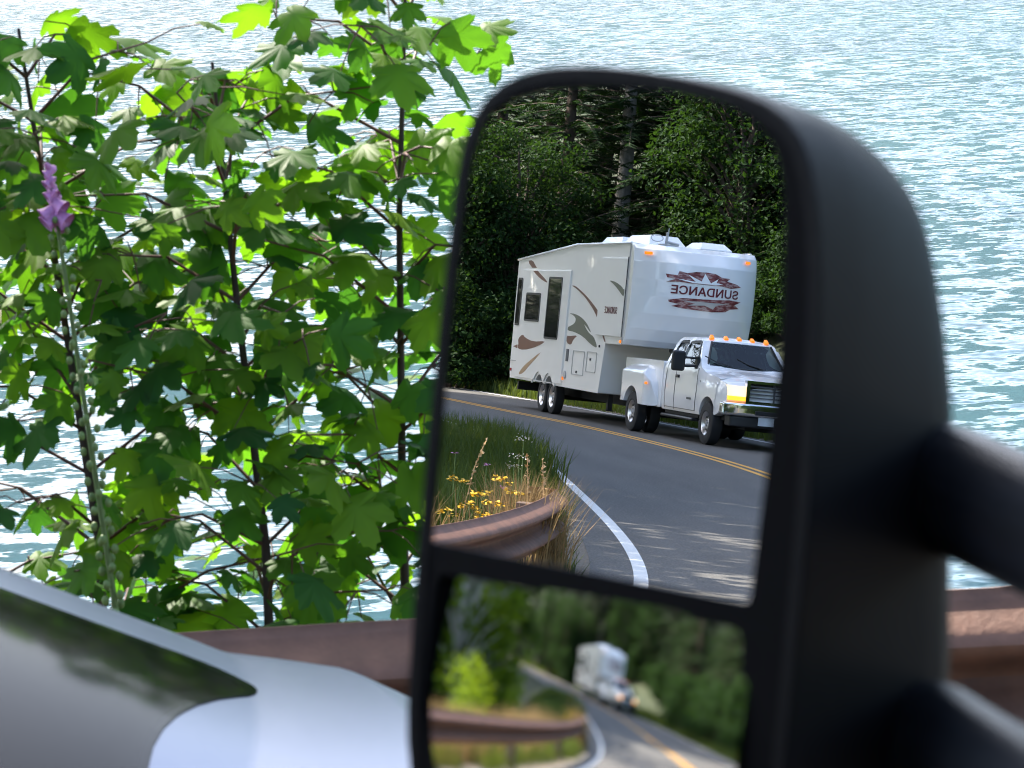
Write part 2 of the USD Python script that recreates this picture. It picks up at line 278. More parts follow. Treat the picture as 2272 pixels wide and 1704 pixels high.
hx = np.linspace(-2500, 2500, 80); hv = []
for k in range(9):
    hh = (0, .25, .5, .75, .92, 1, .8, .4, 0)[k]
    prof = 620 * meshkit.fbm(np.c_[hx / 420, np.full(80, 2.0), np.zeros(80)], 5, 8) + 120
    hv.append(np.c_[np.full(80, -1500.0 - 110 * k) + 60 * np.sin(hx / 300), hx, LZ - 3 + hh * prof])
hv = np.concatenate(hv); i, j = np.meshgrid(np.arange(8), np.arange(79), indexing='ij'); a = (i * 80 + j).ravel()
obj('far_hills', (hv, np.vstack([np.c_[a, a + 81, a + 1], np.c_[a, a + 80, a + 81]])), MAT['hill'], smooth=True, kind='structure')
obj('terrain', (np.array([(108, -2600, 20), (2600, -2600, 60), (2600, 2600, 60), (108, 2600, 20), (-2600, -2600, -2), (108, -2600, 20), (108, -188, 20), (-61, -188, -7.0)], float), np.array([[0, 1, 2], [0, 2, 3], [4, 5, 6], [4, 6, 7]])), MAT['hill'], smooth=False, kind='structure')

# ------------------------------------------------------------------ vehicle helpers
def make_wheel(parent, x, y, R, w, side, rimr, name='wheel', bolts=8):
    pp = pathof(parent); x_ = UsdGeom.Xform.Define(stage, f'{pp}/{numbered(pp, name)}'); par = x_.GetPrim()
    hw = w / 2
    prof = np.array([(rimr, -hw * .86), (rimr + .02, -hw), (R - .05, -hw), (R - .012, -hw * .86), (R, -hw * .6), (R, hw * .6), (R - .012, hw * .86), (R - .05, hw), (rimr + .02, hw), (rimr, hw * .86), (rimr - .01, 0), (rimr, -hw * .86)])
    t = trimesh.creation.revolve(prof, sections=40); t.apply_transform(trimesh.transformations.rotation_matrix(math.pi / 2, (1, 0, 0))); t.apply_translation((x, y, R)); t.fix_normals()
    obj('tyre', t, MAT['tyre'], par)
    o = side
    d = trimesh.creation.revolve(np.array([(0, .2 * hw), (.06, .25 * hw), (.065, .62 * hw), (.1, .62 * hw), (.11, .3 * hw), (rimr * .62, .30 * hw), (rimr * .9, .82 * hw), (rimr - .003, .9 * hw), (rimr - .003, -.5 * hw), (0, -.5 * hw), (0, .2 * hw)]), sections=40)
    d.apply_transform(trimesh.transformations.rotation_matrix(-math.pi / 2 * o, (1, 0, 0))); d.apply_translation((x, y, R)); d.fix_normals()
    obj('rim', d, MAT['alloy'], par, smooth=40)
    hs = []
    for k in range(bolts):
        an = 2 * math.pi * k / bolts
        h = trimesh.creation.cylinder(rimr * .13, .03, sections=10); h.apply_transform(trimesh.transformations.rotation_matrix(math.pi / 2, (1, 0, 0)))
        h.apply_translation((x + rimr * .66 * math.cos(an), y + o * hw * .36, R + rimr * .66 * math.sin(an))); hs.append(h)
    obj('hand_hole', cat_(hs), MAT['black'], par)
    return par
def side_plate(poly, y, t=0.003, sgn=1):
    """a thin plate on the plane y = const, lying proud by t"""
    return plate(poly, t, lambda v: np.c_[v[:, 0], y + sgn * v[:, 2], v[:, 1]])
def front_plate(poly, x, t=0.003):
    return plate(poly, t, lambda v: np.c_[x + v[:, 2], v[:, 0], v[:, 1]])
def rect(x0, x1, z0, z1, r=0.0):
    p = sbox(x0, z0, x1, z1); return p if r == 0 else p.buffer(-r).buffer(r, quad_segs=5)
def ring(p, w): return p.difference(p.buffer(-w))

HD = 12.9                                       # heading of truck and trailer, degrees right of +y
hdv = np.array([math.sin(math.radians(HD)), math.cos(math.radians(HD))])
TRK = np.array([4.27, -56.06]); TRL = TRK + np.array([.06, -.01]) - 6.8 * np.array([math.sin(math.radians(12.5)), math.cos(math.radians(12.5))])

# ------------------------------------------------------------------ travel trailer
T = thing('travel_trailer', 'long white fifth wheel trailer with brown and green swooshes, hitched behind the pickup', 'trailer', (*TRL, 0), 90 - 12.5)
HW = 1.275
prof = [(-3.10, .66), (-3.2, .95), (-3.27, 3.44), (1.76, 3.79), (5.95, 3.82), (6.45, 3.80), (6.80, 3.70), (6.96, 3.45), (7.0, 3.1), (6.98, 2.75), (6.88, 2.4), (6.7, 2.08), (6.45, 1.84), (6.15, 1.72), (4.61, 1.70), (4.40, .64)]
def trwarp(v):
    v = np.array(v); k = np.clip((v[:, 0] - 5.85) / 1.15, 0, 1)
    v[:, 0] -= .72 * k * np.abs(v[:, 1] / HW) ** 2.6
    v[:, 1] *= 1 + .04 * np.sqrt(np.clip(k, 0, 1))
    return v
body = prism_xz(rounded(prof, .035), -HW, HW)
for xx in (-.43, .43):
    for s in (-1, 1):
        body -= cyl(.40, .62 if s > 0 else -1.4, 1.4 if s > 0 else -.62, xx, .44); body -= m3.Manifold.cube((.80, .7, .5)).translate((xx - .4, .62 if s > 0 else -1.32, -.06))
side = body ^ m3.Manifold.cube((9.25, 4, 5)).translate((-3.4, -2, 0))       # to x = 5.85
cap = (body ^ m3.Manifold.cube((3, 4, 5)).translate((5.853, -2, 0))).refine_to_length(.05).warp_batch(trwarp)
obj('body', tm(side), MAT['white_side'], T, smooth=28)
obj('front_cap', tm(cap), MAT['white_gel'], T, smooth=50)
for s in (1, -1):
    obj('roof_trim', tube([(-3.29, s * 1.287, 3.44), (1.76, s * 1.287, 3.785), (5.9, s * 1.287, 3.815)], .028, 6), MAT['white_gel'], T)
obj('cap_trim', tube([(5.853, 1.287, 1.72), (5.853, 1.287, 3.8)], .016, 6), MAT['trim'], T)
obj('belt_trim', tube([(-3.2, 1.281, 1.07), (1.38, 1.281, 1.09)], .010, 5), MAT['trim'], T)
fl = LineString([(-.98, .66), (-.92, .83), (-.7, .93), (-.43, .95), (-.1, .91), (0, .84), (.1, .91), (.43, .95), (.7, .93), (.92, .83), (.98, .66)]).buffer(.035)
for s in (1, -1): obj('wheel_trim', side_plate(fl, s * 1.277, .03, s), MAT['white_gel'], T)
for s in (1, -1):
    for xx in (-.43, .43): make_wheel(T, xx, s * 1.08, .385, .215, s, .235)
obj('axle', cat_([tube([(xx, -1.0, .385), (xx, 1.0, .385)], .04, 8) for xx in (-.43, .43)]), MAT['underbody'], T)
obj('chassis', cat_([bx(-3.1, 6.2 if False else 4.4, s * .55 - .05, s * .55 + .05, .42, .655) for s in (1, -1)] + [bx(-3.0, -2.9, -1.1, 1.1, .40, .60), bx(1.6, 2.6, -.9, -.2, .36, .64)]), MAT['underbody'], T)
for s in (1, -1): obj('landing_leg', cat_([bx(4.02, 4.14, s * .9 - .05, s * .9 + .05, .30, .66), bx(3.98, 4.18, s * .9 - .09, s * .9 + .09, .28, .30)]), MAT['underbody'], T)
obj('hitch_arm', tm(m3.Manifold.batch_hull([m3.Manifold.cube((1.0, .36, .06)).translate((5.6, -.18, 1.66)), m3.Manifold.cube((.4, .3, .1)).translate((6.6, -.15, 1.28))]) + cyl(.12, -.01, .01, 0, 0).rotate((90, 0, 0)).translate((6.8, 0, 1.2))), MAT['black'], T)
# slide-out room, entry and bays
sl_ = (rbox(-2.55, 1.50, .9, 1.312, .70, 3.21, .012) ^ m3.Manifold.cube((6, .081, 4)).translate((-3, 1.277, 0.0)))
for xx in (-.43, .43): sl_ -= cyl(.46, .6, 1.5, xx, .44); sl_ -= m3.Manifold.cube((.9, .7, .5)).translate((xx - .45, .9, -.06))
slide = obj('slide_out', tm(sl_), MAT['white_side'], T, smooth=30)
obj('slide_seal', side_plate(ring(rect(-2.57, 1.52, .68, 3.23), .02), 1.2762, .01), MAT['white_side'], T)
up = obj('bedroom_slide', tm(rbox(3.92, 5.80, .9, 1.316, 1.86, 3.50, .015) ^ m3.Manifold.cube((3, .04, 3)).translate((3.5, 1.277, 1.5))), MAT['white_side'], T, smooth=30)
obj('slide_seam', side_plate(rect(5.80, 5.822, 1.86, 3.52), 1.2763, .035), MAT['seam'], T)
def window(x0, x1, z0, z1, y, r=.06):
    f = obj('window_frame', side_plate(ring(rect(x0, x1, z0, z1, r), .045), y, .014), MAT['black'], T)
    obj('window_pane', side_plate(rect(x0 + .04, x1 - .04, z0 + .04, z1 - .04, r * .7), y, .006), MAT['darkglass'], T)
window(-.22, .92, 1.66, 3.06, 1.3122); window(-2.12, -.82, 2.02, 2.68, 1.3122); window(-3.10, -2.70, 1.90, 3.02, 1.2785)
obj('baggage_door', side_plate(ring(rect(2.22, 3.14, .95, 1.48, .03), .018), 1.2785, .01), MAT['trim'], T)
obj('baggage_door', side_plate(ring(rect(3.34, 4.08, 1.05, 1.49, .03), .014), 1.2785, .01), MAT['trim'], T)
obj('vent_grille', side_plate(rect(1.68, 1.86, 1.22, 1.49, .01), 1.2785, .012), MAT['seam'], T)
obj('latch', cat_([side_plate(rect(a_, a_ + .05, b_, b_ + .05), 1.2785, .02) for a_, b_ in ((2.6, .99), (3.6, 1.3), (4.2, 1.6))]), MAT['black'], T)
obj('water_inlet', tm(cyl(.085, 1.277, 1.30, 1.72, .92)), MAT['trim'], T)
# painted graphics
def decal(p, mat, name, y=1.2785): return obj(name, side_plate(Polygon(chaikin(p, 1)).buffer(0), y, .003), MAT[mat], T)
D = dict(brown_top=[(-2.48, 3.42), (-2.01, 3.44), (-1.71, 3.31), (-1.26, 3.17), (-0.37, 2.95), (-0.44, 2.92), (-1.09, 3.02), (-1.73, 3.18)],
 arc=[(1.55, 2.89), (1.86, 2.88), (2.24, 2.81), (2.74, 2.7), (3.24, 2.56), (3.67, 2.43), (4.03, 2.3), (4.1, 2.16), (4.33, 1.96), (4.66, 1.72), (4.54, 1.73), (4.21, 1.96), (3.95, 2.16), (3.64, 2.32), (3.27, 2.47), (2.69, 2.66), (2.05, 2.81)],
 green=[(1.57, 2.28), (2.04, 2.27), (2.52, 2.22), (2.92, 2.13), (3.16, 2.05), (3.47, 1.9), (3.38, 1.91), (3.09, 2.01), (2.81, 2.08), (3.07, 1.96), (3.36, 1.87), (3.69, 1.82), (3.98, 1.66), (4.03, 1.58), (3.56, 1.64), (2.87, 1.8), (2.11, 1.88), (1.60, 1.89), (1.60, 1.97), (1.68, 1.98), (2.12, 2.06), (2.19, 2.16), (1.99, 2.23)],
 brown_mid=[(1.58, 1.78), (1.76, 1.77), (2.47, 1.81), (2.11, 1.71), (1.99, 1.58), (1.6, 1.62)],
 brown_rear=[(-2.50, 1.44), (-2.43, 1.46), (-2.53, 1.59), (-2.14, 1.71), (-1.89, 1.63), (-1.12, 1.56), (-0.05, 1.61), (-0.38, 1.52), (-1.06, 1.42), (-1.93, 1.34), (-2.48, 1.36)],
 tan=[(-2.22, 0.76), (-1.92, 0.92), (-1.52, 1.05), (-0.32, 1.37), (-0.63, 1.23), (-1.21, 1.03), (-1.79, 0.8)],
 dart=[(4.57, 3.03), (5.13, 2.99), (5.58, 2.9), (5.70, 2.84), (5.76, 2.86), (5.78, 2.72), (5.72, 2.70), (5.43, 2.80), (5.03, 2.93)])
for nm, mt, y in (('arc', 'brown', 1.2785), ('green', 'green', 1.2785), ('brown_mid', 'brown', 1.2785), ('dart', 'green', 1.3185)): decal(D[nm], mt, 'painted_swoosh', y)
for nm, mt in (('brown_top', 'brown'), ('brown_rear', 'brown'), ('tan', 'tan')):
    pg = Polygon(chaikin(D[nm], 1)).buffer(0).intersection(sbox(-2.53, .72, 1.48, 3.19)); obj('painted_swoosh', side_plate(pg, 1.3122, .003), MAT[mt], T)
pg = Polygon(chaikin(D['brown_top'], 1)).buffer(0).intersection(sbox(-3, 3.26, 1.48, 3.6)); obj('painted_swoosh', side_plate(pg, 1.2785, .003), MAT['brown'], T)
pg = Polygon([(-3.05, 1.40), (-2.62, 1.46), (-2.62, 1.36)]); obj('painted_swoosh', side_plate(pg, 1.2785, .003), MAT['brown'], T)
t_ = meshkit.text_mesh('SUNDANCE', .135, .003, bold=True); v = np.asarray(t_.vertices); v[:, 0] *= .92 / np.ptp(v[:, 0])
t_.vertices = np.c_[5.40 - v[:, 0], 1.3145 + v[:, 2] + .004, 2.335 + v[:, 1]]; t_.fix_normals(); obj('side_lettering', t_, MAT['maroon'], T, smooth=False)
# front emblem
def capx(y, z):
    pz = np.array(prof)[4:14]; o = np.argsort(pz[:, 1]); xx = np.interp(z, pz[o, 1], pz[o, 0]); k = np.clip((xx - 5.85) / 1.15, 0, 1)
    return xx - .72 * k * np.abs(y / (1 + .04 * np.sqrt(k)) / HW) ** 2.6
def onto_cap(m, off):
    v = np.asarray(m.vertices); m.vertices = np.c_[capx(v[:, 0], v[:, 1]) + off + v[:, 2], v[:, 0], v[:, 1]]; m.fix_normals(); return m
def flat(p, n=2, t=.003):
    p = p if isinstance(p, Polygon) else Polygon(p).buffer(0)
    gs = list(getattr(p, 'geoms', [p])); m = cat_([trimesh.creation.extrude_polygon(g, t, engine='earcut') for g in gs]); return m.subdivide_to_size(.05)
top = [(0.73, 3.23), (0.51, 3.22), (0.48, 3.31), (0.32, 3.28), (0.15, 3.32), (-0.06, 3.33), (-0.27, 3.32), (-0.41, 3.26), (-0.61, 3.25), (-0.54, 3.19), (-0.78, 3.15), (-0.9, 3.1), (-0.65, 3.05), (-0.43, 3.08), (-0.08, 3.08), (0.26, 3.08), (0.47, 3.09), (0.71, 3.07), (0.55, 3.14), (0.7, 3.16)]
bot = [(0.64, 2.71), (0.37, 2.77), (0.09, 2.78), (-0.25, 2.79), (-0.63, 2.82), (-0.94, 2.8), (-0.78, 2.73), (-0.91, 2.66), (-0.69, 2.63), (-0.59, 2.57), (-0.28, 2.54), (0.07, 2.55), (0.35, 2.56), (0.56, 2.59), (0.43, 2.64), (0.62, 2.67)]
MAT['burst'] = usdkit.material(stage, L + 'emblem_red', {'t': ('texture_coordinate', {}), 'n': ('noise_texture', dict(scale=9.0, detail=3.0)), 'mp': ('mapping', dict(mapping_type='point', scale=(1, .7, 2.2))),
    'r': ('rgb_ramp', {'ramp': [(.35, (.10, .016, .02)), (.5, (.22, .06, .06)), (.62, (.42, .30, .28)), (.72, (.25, .10, .09))]}), 'p': ('principled_bsdf', dict(roughness=.3))}, [('t.object', 'mp.vector'), ('mp.vector', 'n.vector'), ('n.fac', 'r.fac'), ('r.color', 'p.base_color')], surface='p.BSDF')
em = lambda q: [(a_ + .06, b_) for a_, b_ in q]
obj('front_emblem', onto_cap(flat(em(top)), .006), MAT['burst'], T, label='ragged red sunburst above the front lettering')
obj('front_emblem', onto_cap(flat(em(bot)), .006), MAT['burst'], T, label='ragged red band below the front lettering')
sk = Polygon(em([(-.18, 3.12), (-.05, 3.30), (.02, 3.14), (.30, 3.25), (.14, 3.12), (.52, 3.15), (.2, 3.09), (-.3, 3.09), (-.45, 3.12), (-.3, 3.14), (-.34, 3.22)]))
obj('emblem_rays', onto_cap(flat(sk), .0105), MAT['white_gel'], T)
obj('emblem_rays', onto_cap(flat(cat_ and Polygon(em([(-.6, 2.73), (.4, 2.72), (.1, 2.68), (.25, 2.63), (-.1, 2.66), (-.3, 2.6), (-.35, 2.68)]))), .0105), MAT['trim'], T)
t_ = meshkit.text_mesh('SUNDANCE', .165, .004, bold=True); v = np.asarray(t_.vertices).copy(); v[:, 0] = (v[:, 0] - v[:, 0].min()) * 1.46 / np.ptp(v[:, 0]) - .79; v[:, 1] += 2.85; t_.vertices = v
obj('front_lettering', onto_cap(t_.subdivide_to_size(.06), .0075), MAT['maroon'], T, smooth=False)
for yy in (1.10, -1.02): obj('marker_lamp', onto_cap(trimesh.creation.box((.13, .055, .02), transform=trimesh.transformations.translation_matrix((yy, 3.62, .012))).subdivide_to_size(.05), .03), MAT['amber'], T)
obj('marker_lamp', tm(rbox(5.68, 5.76, 1.275, 1.305, 1.74, 1.80, .01)), MAT['amber'], T)
obj('marker_lamp', tm(rbox(1.55, 1.62, 1.275, 1.305, .80, .87, .01)), MAT['amber'], T)
obj('marker_lamp', tm(rbox(-3.08, -3.0, 1.275, 1.305, .82, .89, .01)), MAT['red'], T)
# roof fittings
obj('air_conditioner', tm(m3.Manifold.batch_hull([rbox(1.55, 3.2, -.1, .75, 3.78, 3.82, .02), rbox(1.75, 3.0, 0, .65, 3.95, 4.02, .03)])), MAT['white_gel'], T, smooth=40)
obj('air_conditioner', tm(m3.Manifold.batch_hull([rbox(3.3, 5.3, -.1, .75, 3.79, 3.83, .02), rbox(3.6, 5.0, 0, .65, 3.97, 4.05, .04)])), MAT['white_gel'], T, smooth=40)
obj('roof_vent', tm(m3.Manifold.batch_hull([rbox(5.2, 6.3, -.75, -.05, 3.80, 3.84, .02), rbox(5.35, 6.1, -.65, -.15, 3.90, 3.95, .03)])), MAT['white_gel'], T, smooth=40)
an = np.linspace(0, 2 * np.pi, 20)
obj('antenna', cat_([tube(np.c_[np.full(20, 5.95), .78 + .13 * np.cos(an), 3.96 + .07 * np.sin(an)], .010, 5), tube([(5.95, .58, 3.81), (5.95, .56, 4.10)], .03, 6), tube([(5.95, .56, 4.0), (5.95, .54, 4.18)], .012, 5), tube([(5.95, .6, 3.9), (5.95, .3, 3.86)], .03, 6), bx(5.8, 6.1, .35, .7, 3.80, 3.85)]), MAT['trim'], T)

# ------------------------------------------------------------------ pickup truck
P = thing('pickup_truck', 'white dually pickup with lit headlight and chrome bumper, towing the trailer', 'pickup', (*TRK, 0), 90 - HD - .6)
def twarp(v):
    v = np.array(v); x, y, z = v.T.copy()
    k = np.interp(z, [.5, .62, .85, 1.1, 1.33, 1.46, 1.75, 2.0, 2.06], [.955, .985, 1.0, .995, .985, .95, .83, .745, .70])
    k = k * np.where(x > 4.3, 1 - .10 * ((x - 4.3) / .6) ** 2, 1)
    hood = np.clip((x - 3.3) / .3, 0, 1) * np.clip((z - 1.0) / .4, 0, 1); k *= 1 - .07 * hood
    v[:, 1] = y * k
    v[:, 2] = z + np.where((z > 1.9), -.05 * (y / .98) ** 2, 0) - .05 * np.clip((x - 3.3) / .3, 0, 1) * (z > 1.2) * np.abs(y / .98) ** 4 + .03 * np.clip((x - 3.3) / .3, 0, 1) * (z > 1.2) * (np.abs(y) < .5)
    v[:, 0] = x - np.where(x > 4.4, .12 * (y / .98) ** 2, 0) - np.clip((x - 2.6) / .3, 0, 1) * np.clip((z - 1.4) / .2, 0, 1) * .10 * (y / .98) ** 2
    return v
cabp = rounded([(1.22, .54), (1.22, 1.46), (1.31, 1.96), (1.45, 2.03), (2.1, 2.055), (2.60, 2.045), (2.80, 1.99), (3.34, 1.45), (3.50, 1.40), (4.2, 1.34), (4.74, 1.26), (4.86, 1.14), (4.88, .9), (4.84, .80), (4.6, .62), (4.3, .54)], .04)
solid = prism_xz(cabp, -.98, .98, .09)
inner = prism_xz(Polygon([(1.28, .75), (1.28, 1.46), (1.36, 1.92), (1.5, 1.975), (2.55, 2.0), (2.74, 1.95), (3.26, 1.42), (3.2, .75)]), -.92, .92, .12)
for s in (1, -1): solid -= cyl(.49, .55 if s > 0 else -1.2, 1.2 if s > 0 else -.55, 3.95, .42); solid -= m3.Manifold.cube((.98, .65, .6)).translate((3.46, .55 if s > 0 else -1.2, -.15))
win = {'front': Polygon([(2.04, 1.47), (2.06, 1.93), (2.58, 1.955), (2.70, 1.92), (3.12, 1.49)]), 'rear': Polygon([(1.42, 1.49), (1.48, 1.92), (1.94, 1.94), (1.93, 1.47)])}
cabm = solid.warp_batch(twarp) - inner.warp_batch(twarp)
for w in win.values():
    wr = rounded(w, .03); cabm -= prism_xz(wr, -1.1, 1.1)
wsq = [(2.84, 1.94), (3.30, 1.50)]
wsp = prism_xz(Polygon([(2.70, 1.92), (3.22, 1.40), (3.55, 1.47), (2.95, 2.06)]), -.66, .66)
wsc = m3.Manifold.batch_hull([m3.Manifold.cube((.3, 1.18, .02)).translate((2.72, -.59, 1.925)), m3.Manifold.cube((.3, 1.50, .02)).translate((3.16, -.75, 1.49))])
cabm -= wsc
obj('cab', tm(cabm), MAT['white_paint'], P, smooth=32)
for s in (1, -1):
    for w in win.values():
        g = (prism_xz(rounded(w.buffer(.012), .03), -.965, .965, .15).warp_batch(twarp) - prism_xz(rounded(w.buffer(.012), .03), -.955, .955, .15).warp_batch(twarp)) ^ m3.Manifold.cube((6, 1.2, 3)).translate((0, 0 if s > 0 else -1.2, 0))
        obj('side_window', tm(g), MAT['pane'], P, smooth=40)
        fr = (prism_xz(ring(rounded(w.buffer(.035), .03), .035), -.985, .985, .15).warp_batch(twarp)) ^ m3.Manifold.cube((6, .55, 3)).translate((0, .6 if s > 0 else -1.15, 0))
        obj('window_seal', tm(fr), MAT['black'], P, smooth=40)
ny_ = 14; yy = np.linspace(-1, 1, ny_); vv = []
for zf in np.linspace(0, 1, 6):
    z = 1.475 + zf * .475; hw = .77 - .175 * zf
    vv.append(np.c_[3.325 - zf * .485 - .085 * (yy * hw / .98) ** 2 * 1.0, yy * hw, np.full(ny_, z)])
vv = np.concatenate(vv); i, j = np.meshgrid(np.arange(5), np.arange(ny_ - 1), indexing='ij'); a = (i * ny_ + j).ravel()
obj('windshield', (vv, np.vstack([np.c_[a, a + 1, a + ny_ + 1], np.c_[a, a + ny_ + 1, a + ny_]])), MAT['pane_tint'], P, smooth=True)
obj('windshield_seal', cat_([tube([(3.25, .785, 1.47), (2.84, .605, 1.945)], .022, 6), tube([(3.25, -.785, 1.47), (2.84, -.605, 1.945)], .022, 6), tube([(3.25, -.78, 1.468), (3.33, 0, 1.468), (3.25, .78, 1.468)], .022, 6)]), MAT['black'], P)
for k in (-.35, .3): obj('wiper', tube([(3.32, k, 1.5), (3.25, k + .3, 1.56), (3.14, k + .52, 1.66)], .011, 5), MAT['black'], P)
obj('dashboard', tm(rbox(2.85, 3.25, -.8, .8, 1.05, 1.43, .04)), MAT['seat'], P)
for s in (1, -1): obj('seat', tm(m3.Manifold.batch_hull([rbox(1.75, 2.3, s * .42 - .25, s * .42 + .25, .95, 1.08, .04), rbox(1.72, 1.85, s * .42 - .25, s * .42 + .25, .95, 1.6, .05)]) + rbox(1.72, 1.82, s * .42 - .13, s * .42 + .13, 1.58, 1.82, .04)), MAT['seat'], P)
an = np.linspace(0, 2 * np.pi, 24)
obj('steering_wheel', tube(np.c_[2.72 - .07 * np.sin(an), .42 + .19 * np.cos(an), 1.36 + .17 * np.sin(an)], .018, 6, cap=False), MAT['black'], P)
# bed with flared rear fenders
bed = prism_xz(rounded([(-1.28, .60), (-1.28, 1.47), (1.17, 1.48), (1.17, .56), (.6, .56), (-.9, .60)], .03), -.97, .97, .2) - m3.Manifold.cube((2.25, 1.7, 1.0)).translate((-1.2, -.85, .86))
fl_o = rounded([(-.86, .60), (-.84, .9), (-.74, 1.18), (-.55, 1.32), (-.2, 1.37), (.35, 1.37), (.62, 1.30), (.88, 1.05), (.98, .75), (1.0, .56)], .05)
for s in (1, -1):
    def flw(v, s=s):
        v = np.array(v); z, x = v[:, 2], v[:, 0]
        out = np.clip((np.abs(v[:, 1]) - .93) / .29, 0, 1); e = np.minimum(np.clip((1.37 - z) / .16, 0, 1), np.minimum(np.clip((x + .86) / .15, 0, 1), np.clip((1.0 - x) / .25, 0, 1)))
        e = np.sqrt(np.clip(e, 0, 1)); v[:, 1] = np.where(np.abs(v[:, 1]) > .93, s * (.93 + .29 * out * np.maximum(e, .05)), v[:, 1]); return v
    f_ = prism_xz(fl_o, .90 if s > 0 else -1.22, 1.22 if s > 0 else -.90, .06, flw)
    bed += f_
for s in (1, -1): bed -= cyl(.485, .6 if s > 0 else -1.4, 1.4 if s > 0 else -.6, 0, .43); bed -= m3.Manifold.cube((.97, .8, .6)).translate((-.485, .6 if s > 0 else -1.4, -.15))
obj('bed', tm(bed), MAT['white_paint'], P, smooth=38)
obj('underbody', cat_([bx(-1.2, 4.7, -.45, .45, .36, .60), bx(1.3, 3.3, -.9, .9, .47, .56), bx(3.4, 4.5, -.8, .8, .5, .9), bx(-.15, .15, -.9, .9, .32, .52), bx(3.85, 4.05, -.75, .75, .32, .52)]), MAT['underbody'], P)
for s in (1, -1):
    make_wheel(P, 0, s * 1.075, .405, .23, s, .225); make_wheel(P, 0, s * .78, .405, .23, s, .225); make_wheel(P, 3.95, s * .87, .405, .235, s, .225)
    obj('step_bar', tm(m3.Manifold.batch_hull([rbox(1.35, 1.5, s * .93 - .09, s * .93 + .09, .40, .46, .03), rbox(3.1, 3.25, s * .93 - .09, s * .93 + .09, .40, .46, .03)])), MAT['black'], P)
    obj('door_seam', cat_([tm(prism_xz(LineString(q).buffer(.006), -.988, .988, .2).warp_batch(twarp) ^ m3.Manifold.cube((6, .5, 3)).translate((0, .7 if s > 0 else -1.2, 0))) for q in ([(1.98, .58), (1.98, 1.45)], [(3.22, .60), (3.28, 1.0), (3.24, 1.42)], [(1.40, .58), (1.40, 1.45)], [(1.4, .6), (3.22, .6)])]), MAT['seam'], P)
    obj('door_handle', tm(rbox(2.02, 2.2, s * .985 - .02, s * .985 + .02, 1.19, 1.25, .012)), MAT['black'], P)
    mr = obj('side_mirror', tm(rbox(2.92, 3.06, s * 1.3 - .13, s * 1.3 + .13, 1.33, 1.72, .05)), MAT['black'], P)
    obj('mirror_arm', cat_([tube([(3.02, s * .92, 1.45), (3.0, s * 1.22, 1.43)], .025, 6), tube([(3.02, s * .88, 1.60), (3.0, s * 1.22, 1.60)], .025, 6), bx(2.98, 3.12, s * .93 - .03, s * .93 + .03, 1.40, 1.64)]), MAT['black'], P)
    hl = obj('headlight', tm(prism_xz(Polygon([(4.62, .985), (4.62, 1.175), (4.875, 1.175), (4.90, .985)]), .58 if s > 0 else -.88, .88 if s > 0 else -.58, .06, lambda v: np.c_[v[:, 0] - .15 * (np.abs(v[:, 1]) / .9) ** 3 + .07, v[:, 1], v[:, 2]])), MAT['headlamp'], P)
    obj('turn_lamp', tm(prism_xz(Polygon([(4.62, .90), (4.62, .978), (4.90, .978), (4.89, .90)]), .58 if s > 0 else -.88, .88 if s > 0 else -.58, .06, lambda v: np.c_[v[:, 0] - .15 * (np.abs(v[:, 1]) / .9) ** 3 + .07, v[:, 1], v[:, 2]])), MAT['turn'], P)
    obj('marker_lamp', tm(rbox(.80, .88, s * 1.205 - .02, s * 1.205 + .02, .98, 1.03, .01)), MAT['amber'], P)
    obj('fender_badge', tm(rbox(3.3, 3.42, s * .957 - .006, s * .957 + .006, 1.13, 1.19, .004)), MAT['seam'], P)
    obj('door_emblem', tm(rbox(2.75, 3.0, s * .985 - .004, s * .985 + .004, .80, .84, .003)), MAT['seam'], P)
gr = obj('grille', cat_([bx(4.74, 4.83, -.54, .54, .90, 1.25)]), MAT['black'], P)
obj('grille_surround', tm(prism_xz(sbox(4.80, .86, 4.93, 1.29), -.57, .57) - m3.Manifold.cube((.4, 1.0, .33)).translate((4.7, -.5, .91))), MAT['chrome'], P)
for z in (.965, 1.035, 1.105, 1.175): obj('grille_bar', bx(4.83, 4.90, -.50, .50, z, z + .024), MAT['grillegrey'], P)
obj('grille_bar', bx(4.83, 4.90, -.015, .015, .91, 1.24), MAT['grillegrey'], P)
def bw(v):
    v = np.array(v); v[:, 0] -= .20 * (np.abs(v[:, 1]) / 1.0) ** 3.2; return v
obj('bumper', tm(rbox(4.88, 5.10, -1.0, 1.0, .62, .86, .04, 16).refine_to_length(.1).warp_batch(bw)), MAT['chrome'], P, smooth=40)
obj('bumper_valance', tm(rbox(4.75, 5.04, -.85, .85, .42, .618, .03).refine_to_length(.1).warp_batch(bw)), MAT['black'], P)
obj('bumper_slot', tm(rbox(5.05, 5.108, -.42, .42, .66, .74, .01)), MAT['black'], P)
obj('licence_plate', bx(5.045, 5.058, .02, .33, .47, .63), MAT['plate'], P)
for yy in (.56, .27, 0, -.27, -.56): obj('roof_lamp', tm(m3.Manifold.batch_hull([rbox(2.62, 2.74, yy - .04, yy + .04, 2.0, 2.05 - .04 * (yy / .6) ** 2, .012), rbox(2.62, 2.68, yy - .025, yy + .025, 2.06, 2.085 - .04 * (yy / .6) ** 2, .01)])), MAT['amber'], P)

